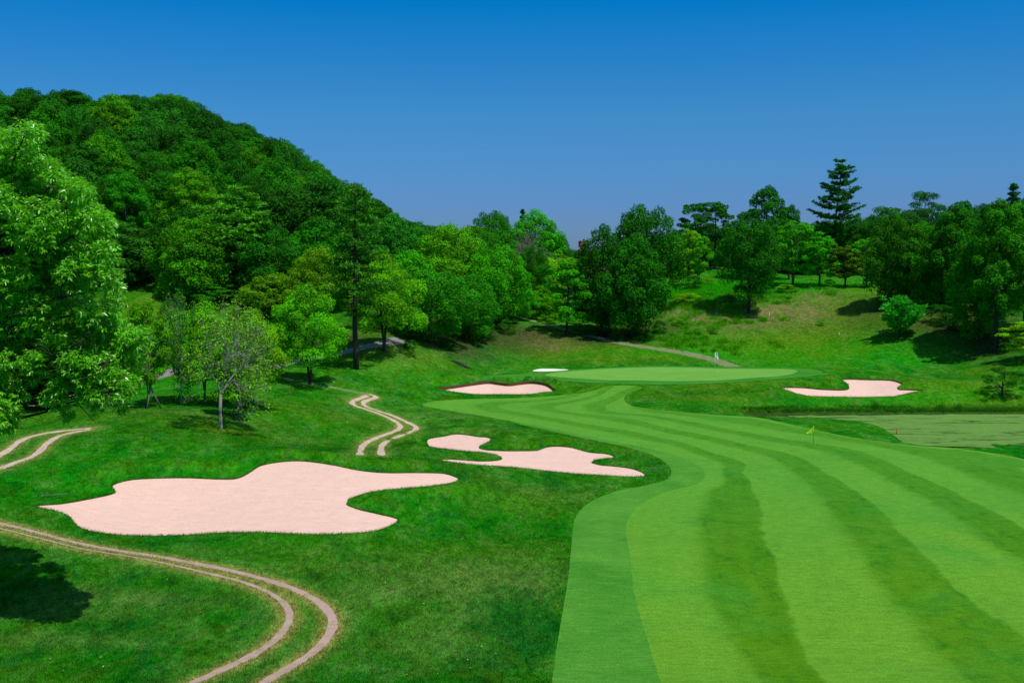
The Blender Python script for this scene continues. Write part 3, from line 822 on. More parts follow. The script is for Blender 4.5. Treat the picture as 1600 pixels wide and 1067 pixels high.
def trunk_mesh(name, mat, H, clumps, seed, r0=.28, fork=.35, nl=14, lean=(0, 0), stems=1, wob=.25, sides=7, top=.85, twigs=0):
    r = np.random.default_rng(seed); mb = MB()
    cl = list(clumps); r.shuffle(cl)
    per = max(1, nl // stems)
    for s in range(stems):
        a = s / stems * 6.283 + r.uniform(0, 1); sp = 0 if stems == 1 else H * .11
        n = 9; t = np.linspace(0, 1, n)
        wx = np.cumsum(r.normal(0, wob / n * 1.6, n)); wy = np.cumsum(r.normal(0, wob / n * 1.6, n)); wx[0] = wy[0] = 0
        px = math.cos(a) * sp * t + wx + lean[0] * t; py = math.sin(a) * sp * t + wy + lean[1] * t; pz = t * H * top
        P = np.stack([px, py, pz], -1); P[0, 2] = -.5
        rad = r0 * (1 if stems == 1 else .62) * (1 - .85 * t) ** .8; rad[0] *= 1.45
        P2 = np.insert(P, 1, P[0] * .75 + P[1] * .25 + [0, 0, .2], 0); rad2 = np.insert(rad, 1, rad[0] * .72)
        mb.tube(P2, rad2, sides)
        for c in cl[s * per:(s + 1) * per]:
            c = np.array(c[:3]); dxy = np.hypot(c[0], c[1])
            zat = np.clip(c[2] - dxy * r.uniform(.5, .9), H * fork * .8, H * top * .95)
            k = np.interp(zat, pz, t); p0 = np.array([np.interp(k, t, px), np.interp(k, t, py), zat])
            mid = p0 * .5 + c * .5 + np.array([0, 0, -.07 * dxy]) + r.normal(0, .12, 3)
            q = np.array([p0, p0 * .7 + mid * .3 + [0, 0, .05], mid, mid * .45 + c * .55, c])
            rb = max(.02, np.interp(k, t, rad) * r.uniform(.35, .55))
            mb.tube(q, np.linspace(rb, rb * .18, 5), 5, False)
            for _ in range(twigs):
                e = c + r.normal(0, 1, 3) * .9; st = mid * .4 + c * .6
                mb.tube(np.array([st, (st + e) / 2 + r.normal(0, .1, 3), e]), [rb * .3, rb * .2, .01], 3, False)
    return mb.mesh(name, mat)
def pine_parts(name, H, z0, Rw, seed, tiers=9, per=6, r0=.26, up=.12, leanx=0, n_need=26, shape='pine', spread=1.0):
    """layered conifer: boughs carry flat plates of needle tufts with gaps between the layers"""
    r = np.random.default_rng(seed); mb = MB(); lf = MB(); tint = []
    t = np.linspace(0, 1, 12); wx = np.cumsum(r.normal(0, .05, 12)) + leanx * t; wy = np.cumsum(r.normal(0, .05, 12))
    P = np.stack([wx, wy, t * H], -1); P[0, 2] = -.5
    mb.tube(P, r0 * (1 - .93 * t) ** .75, 7)
    cs = []; nb = tiers * per
    for i in range(nb):
        u = (i + r.uniform(-.4, .4)) / nb; u = min(max(u, 0), 1)
        z = z0 + (H - z0) * (np.round(u * tiers) + r.uniform(-.33, .33)) / tiers
        z = min(z, H * .985)
        uu = max(0.0, (z - z0) / (H - z0))
        if shape == 'pine': L = Rw * (math.sqrt(max(0, 1 - uu ** 1.7)) * .9 + .12) * r.uniform(.42, 1.15) * (.75 if uu < .12 else 1)
        elif shape == 'cone': L = Rw * (1 - uu * .93) * r.uniform(.75, 1.1)
        else: L = Rw * (1 - uu ** 2.5 * .8) * r.uniform(.5, 1.1)
        a = i * 2.4 + r.uniform(-.5, .5)
        kt = z / H; p0 = np.array([np.interp(kt, t, wx), np.interp(kt, t, wy), z])
        dirv = np.array([math.cos(a), math.sin(a), 0])
        s = np.linspace(0, 1, 5)
        q = p0 + dirv * (s * L)[:, None] + np.array([0, 0, 1]) * (up * L * (s ** 2) - .10 * L * s * (1 - s) * 2)[:, None]
        mb.tube(q, np.linspace(max(.025, r0 * .28 * (1 - uu * .7)), .012, 5), 4, False)
        nt_ = max(3, int(L * 4.2 * spread))
        for k in range(nt_):
            f = .28 + .74 * (k + r.random()) / nt_
            sidev = np.array([-dirv[1], dirv[0], 0])
            c = np.array([np.interp(f, s, q[:, j]) for j in range(3)]) + sidev * r.normal(0, .17) * L * (1.1 - abs(f - .6)) + [0, 0, r.normal(0, .05)]
            cs.append((*c, r.uniform(.28, .5)))
    cs = np.array(cs); m = len(cs)
    idx = np.repeat(np.arange(m), n_need); n = len(idx)
    d = unit(r.normal(size=(n, 3)) * np.array([1, 1, .45]) + np.array([0, 0, .35]))
    base = cs[idx, :3] + d * (cs[idx, 3] * .15)[:, None]
    L = cs[idx, 3] * r.uniform(.7, 1.2, n)
    tip = base + d * L[:, None]
    sd_ = unit(np.cross(d, r.normal(size=(n, 3)))) * .045
    V = np.stack([base, (base + tip) / 2 + sd_ * 1.3, tip, (base + tip) / 2 - sd_ * 1.3], 1).reshape(-1, 3)
    lf.add(V, np.arange(n * 4).reshape(n, 4)); tv = np.repeat(r.uniform(.1, .9, m)[idx] * .7 + r.random(n) * .3, 4)
    return mb.mesh(name + '_trunk', M['bark']), lf.mesh(name + '_crown', M['needle'], False, {'tint': tv})
def twig_parts(name, H, Rw, seed, mat, leaf_n=0, r0=.16, depth=5, spread=.55, leafsize=.2, droop=0, fork=.3, nmax=2600, leafmat=None):
    """repeatedly forking bare branches, with a thin scatter of leaves"""
    r = np.random.default_rng(seed); mb = MB(); ends = []
    cnt = [0]
    def grow(p, d, L, rad, k):
        if cnt[0] > nmax: return
        cnt[0] += 1
        e = p + d * L + r.normal(0, .05, 3) * L
        m_ = (p + e) / 2 + r.normal(0, .05, 3) * L
        mb.tube(np.array([p, m_, e]), [rad, rad * .85, rad * .68], 6 if k > 3 else 3, False)
        if k <= 2: ends.append(e); ends.append(m_)
        if k == 0: return
        for _ in range(r.integers(2, 4) if k < depth else 4):
            nd = unit(d + r.normal(0, spread, 3) + np.array([0, 0, .10])); nd = unit(nd + np.array([e[0], e[1], 0]) * (.08))
            grow(e, nd, L * r.uniform(.66, .86), rad * .62, k - 1)
    tr = np.array([[0, 0, -.5], [.0, 0, .2], [r.normal(0, .1), r.normal(0, .1), H * fork * .5], [r.normal(0, .15), r.normal(0, .15), H * fork]])
    mb.tube(tr, [r0 * 1.5, r0 * 1.1, r0 * .95, r0 * .85], 7)
    for _ in range(5):
        grow(tr[-1], unit(np.array([r.normal(0, .6), r.normal(0, .6), 1.0])), H * .22, r0 * .46, depth)
    V = np.vstack(mb.V); top = V[:, 2].max(); wide = np.abs(V[:, :2]).max()
    sc = np.array([Rw / wide, Rw / wide, H / top]); mb.V = [v * sc for v in mb.V]
    crown = None
    if leaf_n:
        E = np.array(ends) * sc; k = r.choice(len(E), leaf_n); lf = MB(); tint = []
        leaves(lf, tint, E[k] + r.normal(0, .14, (leaf_n, 3)), unit(r.normal(size=(leaf_n, 3)) + [0, 0, .8]), leafsize, leafsize * .6, r.random(leaf_n), droop, .25, r)
        crown = lf.mesh(name + '_crown', leafmat or M['leaf'], False, {'tint': np.concatenate(tint)})
    return mb.mesh(name + '_trunk', mat), crown

# each kind: (height, half width, trunk mesh, crown mesh), built once and shared
K = {}
def broad(key, kind, H, z0, Rw, seed, ncl=60, nleaf=15000, size=.34, rc=.22, hollow=.5, stems=1, nl=14, r0=.26, fork=.3, flat=.95, lean=(0,0), bark='bark', lm='leaf', twigs=0, **kw):
    cl = make_clumps(kind, ncl, H, z0, Rw, seed, rc, hollow)
    K[key] = (H, Rw, trunk_mesh(key + '_trunk', M[bark], H, cl, seed, r0, fork, nl, lean, stems, twigs=twigs), crown_mesh(key + '_crown', M[lm], cl, nleaf, size, seed + 50, flat, **kw))
broad('oak', 'round', 10, 1.5, 5.0, 1, 95, 26000, .27, .20, .35)
broad('oak2', 'dome', 10, 1.2, 5.2, 2, 105, 26000, .26, .18, .35)
broad('oak3', 'egg', 11, 1.2, 4.2, 3, 90, 24000, .26, .20, .3)
broad('bushy', 'dome', 8, .4, 4.6, 4, 90, 22000, .24, .17, .4)
broad('maple', 'round', 7, 2.0, 3.2, 5, 42, 8500, .24, .19, .25, 2, 16, .16, .25, .5)
broad('maple2', 'dome', 7, 1.7, 3.4, 6, 46, 9000, .24, .18, .25, 1, 18, .17, .25, .45)
broad('camphor', 'dome', 9, 3.0, 4.4, 7, 50, 20000, .23, .21, .35, 2, 20, .25, .28, .8)
broad('tall_open', 'round', 12, 5.0, 4.0, 8, 34, 9000, .30, .20, .2, 1, 16, .2, .4, .55, (.2, 0))
broad('tall_dense', 'egg', 14, 4.0, 4.3, 9, 80, 24000, .26, .19, .25, 1, 14, .28, .3, .8)
broad('cypress', 'cone', 12, 1.5, 3.2, 10, 80, 14000, .26, .2, .3, 1, 8, .24, .3, .8)
broad('lone', 'round', 10, 2.3, 4.0, 15, 70, 22000, .24, .22, .25, 1, 16, .22, .3, .85)
broad('cloud', 'umbrella', 10, 2.5, 4.4, 11, 42, 20000, .19, .25, .45, 1, 20, .22, .4, .48)
broad('shrub', 'umbrella', 2.0, .1, 1.4, 12, 22, 3600, .13, .3, .3, 3, 9, .04, .1, .7)
broad('scraggy', 'dome', 4.0, 1.0, 2.6, 13, 24, 4200, .17, .19, .3, 1, 18, .12, .2, .5, (-.5, 0), twigs=2)
broad('sapling', 'egg', 5.0, 1.0, 1.5, 14, 26, 3600, .17, .26, .1, 1, 16, .055, .15, .6)
for key, a in {'pine': (12, 3.5, 4.0, 21, 9, 8), 'pine2': (12, 3.0, 4.4, 22, 8, 9), 'red_pine': (24, 8.5, 5.0, 23, 9, 9)}.items():
    tm, cm = pine_parts(key, a[0], a[1], a[2], a[3], a[4], a[5], .28, n_need=24 if a[0] < 20 else 34, leanx=1.8 if a[0] > 20 else 0, up=.12 if a[0] < 20 else .24, shape='pine' if a[0] < 20 else 'col', spread=1.0 if a[0] < 20 else 1.35)
    K[key] = (a[0], a[2], tm, cm)
tm, cm = pine_parts('feathery', 16, 5.0, 3.6, 24, 15, 5, .30, up=-.02, shape='pine', n_need=15); K['feathery'] = (16, 3.6, tm, cm)
tm, cm = pine_parts('young_pine', 3.6, .8, 1.9, 25, 7, 6, .10, up=.55, shape='pine', n_need=20, spread=1.2); K['young_pine'] = (3.6, 1.9, tm, cm)
tm, cm = pine_parts('spruce', 13, 1.5, 3.4, 26, 17, 7, .22, up=.06, shape='cone', n_need=18, spread=1.1); K['spruce'] = (13, 3.4, tm, cm)
tm, cm = twig_parts('bare', 10, 3.6, 31, M['twig'], 3800, .22, 6, .62, .19, fork=.28, nmax=5200); K['bare'] = (10, 3.3, tm, cm)
tm, cm = twig_parts('bare2', 9, 3.0, 32, M['twig'], 3600, .22, 6, .6, .2, fork=.38, nmax=4200); K['bare2'] = (9, 3.0, tm, cm)
tm, cm = twig_parts('pinkish', 8, 4.2, 33, M['twig_pink'], 0, .2, 6, .6, fork=.2, nmax=3600); K['pinkish'] = (8, 4.2, tm, None)

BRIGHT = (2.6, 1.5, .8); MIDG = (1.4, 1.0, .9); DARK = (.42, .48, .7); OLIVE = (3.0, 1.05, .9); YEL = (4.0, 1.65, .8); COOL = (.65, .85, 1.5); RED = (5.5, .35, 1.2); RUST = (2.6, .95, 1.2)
def plant(key, x, y, height, halfw, tint, name, label, cat='tree', group=None, rz=None, sink=0.0, barkmat=None):
    H, Rw, tm, cm = K[key]
    z = h1(x, y) - sink
    root = empty(name, (x, y, z), random.uniform(0, 6.28) if rz is None else rz)
    root.scale = (halfw / Rw * random.uniform(.92, 1.08), halfw / Rw * random.uniform(.92, 1.08), height / H)
    t = link('trunk', tm, root)
    if barkmat:
        t.material_slots[0].link = 'OBJECT'; t.material_slots[0].material = M[barkmat]
    if cm is not None:
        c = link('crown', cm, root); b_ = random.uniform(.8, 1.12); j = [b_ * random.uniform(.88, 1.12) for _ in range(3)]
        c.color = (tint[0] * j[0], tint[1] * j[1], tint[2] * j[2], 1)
    return tag(root, label, cat, group)
def tree(key, px, by, top, hwpx, tint, name, label, D=None, cat='tree', rz=None, group=None, cx=None, barkmat=None):
    """stand a plant whose foot is seen (or would be seen) at pixel px,by and whose tip reaches pixel row top"""
    if D is None: x, y = hit([px], [by])[0]
    else: x, y = ray(px, by)[0] * D, D
    z = h1(x, y)
    ztop = CAMZ + float(ray(px, top)[1]) * y
    hgt = max(ztop - z, 1.0)
    return plant(key, x, y, hgt, hwpx / FPX * y, tint, name, label, cat, group, rz, barkmat=barkmat)

T = [
 # --- left lawn
 ('maple', 232, 637, 470, 40, BRIGHT, 'broadleaf_tree', 'young bright green tree in a tripod of stakes beside the big drooping tree', None),
 ('bare2', 284, 632, 450, 50, MIDG, 'half_bare_tree', 'half bare grey tree with a pale trunk, left of the thicker trunk on the lawn', None),
 ('camphor', 320, 630, 478, 62, BRIGHT, 'broadleaf_tree', 'leafy tree with the thick straight grey trunk between the two half bare trees', None),
 ('bare', 345, 670, 452, 76, YEL, 'half_bare_tree', 'nearly leafless grey tree nearest the camera, standing on the dry crest of the lawn', None),
 ('sapling', 372, 654, 516, 36, BRIGHT, 'sapling', 'slim young tree in a tripod of stakes just right of the leafless grey tree', None),
 ('camphor', 391, 637, 490, 60, YEL, 'broadleaf_tree', 'bright leafy tree with stakes at the right end of the lawn group', None),
 ('camphor', 484, 600, 452, 66, (2.2,1.35,.7), 'broadleaf_tree', 'round headed green tree with two slender trunks beside the grey path', None),
 ('feathery', 557, 577, 288, 62, (1.5,1.35,.7), 'conifer', 'tall conifer with a straight dark trunk standing by the grey path', None),
 ('camphor', 600, 548, 404, 62, BRIGHT, 'broadleaf_tree', 'spreading bright green tree right behind the tall straight conifer', None),
 ('pine2', 372, 500, 292, 82, (2.2,1.6,.8), 'pine_tree', 'fluffy yellow green pine spreading in layers in front of the wooded hill', 152),
 ('pine', 505, 470, 282, 46, (.7,.8,.8), 'pine_tree', 'dark slim pine at the hill foot between the fluffy pine and the tall conifer', 168),
 ('oak2', 500, 530, 388, 62, YEL, 'broadleaf_tree', 'domed yellow green tree behind the round headed tree by the path', 150),
 ('bushy', 425, 545, 428, 62, OLIVE, 'broadleaf_tree', 'olive green bushy tree beneath the fluffy pine', 146),
 ('bushy', 330, 530, 440, 60, (1.2,1.2,.8), 'broadleaf_tree', 'green bushy tree behind the half bare trees', 148),
 ('oak', 400, 520, 395, 52, BRIGHT, 'broadleaf_tree', 'bright green tree partly hidden behind the fluffy pine', 156),
 ('oak', 276, 500, 350, 58, DARK, 'broadleaf_tree', 'very dark tree at the foot of the hill above the patch of sunny grass', 160),
 ('oak3', 205, 505, 390, 40, DARK, 'broadleaf_tree', 'dark green tree just right of the big near tree at the hill foot', 152),
 ('oak3', 65, 641, 520, 40, MIDG, 'broadleaf_tree', 'small tree by the grey path glimpsed under the boughs of the big near tree', None),
 ('oak', 455, 500, 365, 48, (1.2,1.4,.8), 'broadleaf_tree', 'mid green tree between the fluffy pine and the dark slim pine', 160),
 # --- wood left of the green
 ('oak3', 640, 535, 392, 52, (1.5,1.5,.8), 'broadleaf_tree', 'bright round tree beside the crest of the grey path', 144),
 ('oak', 672, 534, 425, 66, (.75,.9,.9), 'broadleaf_tree', 'dark leaning trunked tree at the shady edge of the wood left of the green', None),
 ('oak2', 706, 520, 352, 72, BRIGHT, 'broadleaf_tree', 'broad bright green tree topping the wood left of the green', 165),
 ('oak2', 735, 532, 430, 56, (.9,1.05,.9), 'broadleaf_tree', 'mid green domed tree above the wooden steps', 152),
 ('oak', 772, 515, 386, 54, (1.5,1.6,.8), 'broadleaf_tree', 'rounded bright tree at the right end of the wood left of the green', 163),
 ('oak2', 800, 505, 425, 34, (1.1,1.3,.8), 'broadleaf_tree', 'smaller green tree where the faded path leaves the wood', 168),
 ('maple2', 886, 522, 408, 46, (1.35,1.6,.7), 'broadleaf_tree', 'airy bright young tree standing alone on the bank with its shadow at its foot', None),
 ('bushy', 845, 492, 402, 46, YEL, 'broadleaf_tree', 'yellowish olive tree behind the airy young tree', 178),
 ('bushy', 845, 500, 448, 34, BRIGHT, 'broadleaf_tree', 'low bright bush like tree beside the top of the faded path', 172),
 ('maple2', 872, 470, 396, 36, OLIVE, 'broadleaf_tree', 'loose olive tree between the airy young tree and the dark pair', 185),
 ('oak', 770, 440, 333, 38, (.8,1.05,1), 'broadleaf_tree', 'round dark topped tree on the skyline left of the bright one', 215),
 ('oak3', 838, 440, 328, 46, (1.1,1.5,.8), 'broadleaf_tree', 'bright skyline tree behind the leafless pinkish tree', 212),
 ('spruce', 815, 440, 328, 20, DARK, 'conifer', 'small dark pointed conifer between the two skyline trees', 218),
 ('pinkish', 821, 450, 356, 42, MIDG, 'bare_tree', 'leafless pinkish grey tree with a rounded twiggy head in the middle distance', 178),
 ('oak', 832, 455, 388, 26, (.55,.75,.9), 'broadleaf_tree', 'dark small tree in front of the leafless pinkish head', 174),
 ('oak2', 868, 450, 366, 34, (.65,.85,1.1), 'broadleaf_tree', 'dark rounded tree descending the skyline toward the gap', 214),
 ('oak', 745, 450, 356, 34, MIDG, 'broadleaf_tree', 'green tree behind the broad bright tree left of the green', 206),
 ('maple', 911, 402, 374, 11, RED, 'broadleaf_tree', 'small dark red crown at the left edge of the dark pair of trees', 215),
 # --- the dark pair
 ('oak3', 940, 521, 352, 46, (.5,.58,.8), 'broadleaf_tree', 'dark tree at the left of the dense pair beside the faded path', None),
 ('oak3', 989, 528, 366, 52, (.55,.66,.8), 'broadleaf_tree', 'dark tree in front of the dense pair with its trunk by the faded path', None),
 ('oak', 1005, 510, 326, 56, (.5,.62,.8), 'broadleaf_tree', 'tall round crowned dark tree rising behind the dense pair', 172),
 # --- plateau right of centre
 ('maple', 1075, 448, 358, 26, YEL, 'maple_tree', 'light yellow green maple beside the bright weed patch', None),
 ('maple', 1092, 446, 366, 22, (1.9,1.4,.8), 'maple_tree', 'thin maple just right of the light yellow green one', None),
 ('tall_open', 1117, 420, 316, 40, (.55,.72,.9), 'broadleaf_tree', 'tall open tree with a long bare trunk above the weed patch', None),
 ('tall_open', 1085, 425, 318, 30, (.55,.72,.9), 'broadleaf_tree', 'thin topped tree leaning out left of the tall open one', 212),
 ('lone', 1170, 489, 346, 46, (.5,.62,.8), 'broadleaf_tree', 'dark tree standing alone on the scrubby bank with a round shadow', None),
 ('tall_dense', 1196, 450, 290, 44, (.55,.72,.9), 'broadleaf_tree', 'tall dark green tree highest of the clump right of the long trunked one', 192),
 ('tall_dense', 1232, 450, 320, 26, (.6,.75,.9), 'broadleaf_tree', 'narrow dark tree on the right shoulder of the tall dark green one', 195),
 ('maple', 1238, 449, 345, 42, (1.3,1.5,.7), 'maple_tree', 'bright green maple with two forked stems on the plateau', None),
 ('maple2', 1280, 448, 362, 36, (1.3,1.5,.7), 'maple_tree', 'bright maple with a stout dark trunk under the tall pine', None),
 ('red_pine', 1297, 446, 250, 42, (.8,.85,1.2), 'pine_tree', 'very tall layered pine standing highest above the right skyline', 208, 0),
 ('maple', 1321, 449, 384, 30, RUST, 'maple_tree', 'small rusty tinged maple right of the stout trunked maple', None),
 ('maple', 1354, 449, 372, 30, (1.7,1.5,.7), 'maple_tree', 'small green maple at the right end of the plateau row', None),
 ('oak3', 1394, 478, 330, 44, (.9,.82,.7), 'broadleaf_tree', 'tall brownish green tree shading the top right of the bank', None),
 ('oak', 1150, 432, 352, 30, (.7,.9,1.1), 'broadleaf_tree', 'dark tree between the tall open one and the lone tree on the bank', 215),
 # --- right wood
 ('cloud', 1441, 430, 298, 44, (.6,.6,.9), 'broadleaf_tree', 'umbrella shaped tree rising on the skyline of the right wood', 205),
 ('cloud', 1382, 430, 322, 42, (.75,.8,.9), 'broadleaf_tree', 'rounded cloud like crown right of the tall pine', 205),
 ('cloud', 1412, 440, 330, 40, (.6,.65,.9), 'broadleaf_tree', 'low rounded crown beneath the umbrella shaped tree', 200),
 ('oak', 1465, 440, 348, 34, (.55,.6,.8), 'broadleaf_tree', 'dark rounded crown right of the umbrella shaped tree', 200),
 ('tall_open', 1503, 430, 314, 22, (.7,1,1), 'broadleaf_tree', 'small flat topped tree on the skyline between umbrella tree and spiky conifer', 205),
 ('spruce', 1576, 470, 288, 42, (.65,.85,1.0), 'conifer', 'dark spiky topped conifer at the right end of the skyline', 180),
 ('spruce', 1532, 470, 326, 32, (.7,.95,1.0), 'conifer', 'shorter spiky conifer left of the tallest one', 182),
 ('oak2', 1440, 500, 348, 52, (1.2,1.05,.7), 'broadleaf_tree', 'sunlit yellow green tree filling the left of the right wood', 162),
 ('tall_dense', 1490, 515, 320, 52, (.85,.9,.8), 'broadleaf_tree', 'tall leafy tree in the middle of the right wood', 157),
 ('oak3', 1527, 536, 350, 46, (.75,.85,.8), 'broadleaf_tree', 'tree with a single straight trunk at the edge of the right wood', None),
 ('tall_dense', 1556, 549, 312, 60, (.85,.9,.8), 'broadleaf_tree', 'large tree with a tall pale brown trunk at the edge of the right wood', None),
 ('tall_dense', 1600, 552, 306, 54, (1.1,1.05,.7), 'broadleaf_tree', 'large tree cut by the right edge of the frame behind the bright bough', 143),
 ('oak2', 1470, 500, 410, 44, (.9,1.1,.8), 'broadleaf_tree', 'lower dark tree in front of the right wood', 160),
 ('oak', 1420, 490, 400, 30, (1.1,1.2,.8), 'broadleaf_tree', 'small leafy tree at the left foot of the right wood', 165),
 ('young_pine', 1404, 526, 468, 32, (1.3,1.9,1.2), 'pine_tree', 'bright young pine standing alone on the grass bank', None),
 ('scraggy', 1566, 618, 572, 36, (.75,.85,.8), 'small_tree', 'small gnarled tree with a crooked trunk on the bank above the pond', None),
 ('maple2', 1612, 596, 496, 52, YEL, 'broadleaf_tree', 'bright yellow green tree whose bough reaches in from the right edge', 130),
]
for key, px, by, top, hw, tint, nm, lab, D_, *rz_ in T:
    tree(key, px, by, top, hw, tint, nm, lab, D_, rz=rz_[0] if rz_ else None, barkmat='bark_grey' if px < 400 and key in ('camphor', 'maple') else None)

# the wooded hill: every crown a tree of its own
SKY = [(-150,150),(0,150),(60,144),(120,140),(160,156),(200,152),(265,150),(320,172),(360,192),(400,202),(440,218),(480,252),(520,278),(570,294),(600,330),(650,352),(700,356),(760,362),(900,392)]
placed = []
cells = []
for yy in np.arange(150.5, 262, 7.6):
    for xx in np.arange(-150, 30, 8.0):
        cells.append((xx + rng.uniform(-2.4, 2.4) + (4 if int(yy / 7.6) % 2 else 0), yy + rng.uniform(-2.2, 2.2)))
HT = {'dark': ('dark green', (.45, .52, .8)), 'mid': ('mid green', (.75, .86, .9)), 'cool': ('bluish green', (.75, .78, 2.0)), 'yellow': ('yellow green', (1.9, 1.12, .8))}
nh = 0
for x, y in cells:
    z = h1(x, y)
    px = CX + x / y * FPX
    # keep the slope, its foot and its crest; stop where the valley begins
    if px < -130 or px > 905 or z < 8.8: continue
    if 205 < px < 258 and y < 158: continue
    lim = np.interp(px, [a for a, b in SKY], [b for a, b in SKY])
    hgt = rng.uniform(7.5, 15.5); lim = lim + rng.uniform(-4, 12)
    # the crown may not rise above the photographed skyline
    b_ = (z + hgt - CAMZ) / y
    top = HOR - b_ * FPX
    if top < lim:
        hgt = CAMZ + (HOR - lim) / FPX * y - z
        if hgt < 5: continue
    kt = rng.choice(['dark', 'mid', 'cool', 'yellow'], p=[.38, .34, .18, .10])
    w_ = rng.uniform(4.0, 7.4) * (1 if hgt > 8 else .85)
    key = str(rng.choice(['oak', 'oak2', 'oak3', 'bushy', 'tall_dense']))
    where = 'high on the wooded hill' if y > 222 else ('half way up the wooded hill' if y > 190 else 'low on the wooded hill')
    if px > 640: where = 'on the low ridge behind the central trees'
    lab = 'one of the %s broadleaved crowns packed %s' % (HT[kt][0], where)
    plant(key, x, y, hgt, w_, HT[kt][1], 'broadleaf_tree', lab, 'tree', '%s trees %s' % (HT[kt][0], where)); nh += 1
print('hill trees', nh)
# distant trees closing the horizon behind the plateau
nb_ = 0
for px in np.arange(640, 1760, 27):
    D0 = rng.uniform(228, 262)
    top = {1: 392}.get(0, 0) or np.interp(px, [640,760,880,905,930,1050,1150,1250,1330,1420,1500,1620], [352,362,386,396,392,366,356,356,340,334,324,310]) + rng.uniform(-4, 10)
    x = float(ray(px, 400)[0]) * D0
    z = h1(x, D0); hg = CAMZ + float(ray(px, top)[1]) * D0 - z
    if hg < 3: continue
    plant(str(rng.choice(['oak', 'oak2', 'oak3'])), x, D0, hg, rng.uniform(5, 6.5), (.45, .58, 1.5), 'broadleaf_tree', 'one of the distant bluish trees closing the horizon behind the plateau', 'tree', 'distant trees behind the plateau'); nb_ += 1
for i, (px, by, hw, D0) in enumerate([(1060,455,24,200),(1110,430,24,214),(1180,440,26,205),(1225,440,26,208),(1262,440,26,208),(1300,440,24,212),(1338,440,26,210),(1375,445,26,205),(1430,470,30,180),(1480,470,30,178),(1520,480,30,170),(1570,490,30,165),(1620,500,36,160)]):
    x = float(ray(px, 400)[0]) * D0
    plant('bushy', x, D0, rng.uniform(6.5, 9), rng.uniform(4, 5), (.45, .62, .8), 'broadleaf_tree', 'one of the low dark trees forming the shady back of the right wood', 'tree', 'low dark trees behind the plateau row')
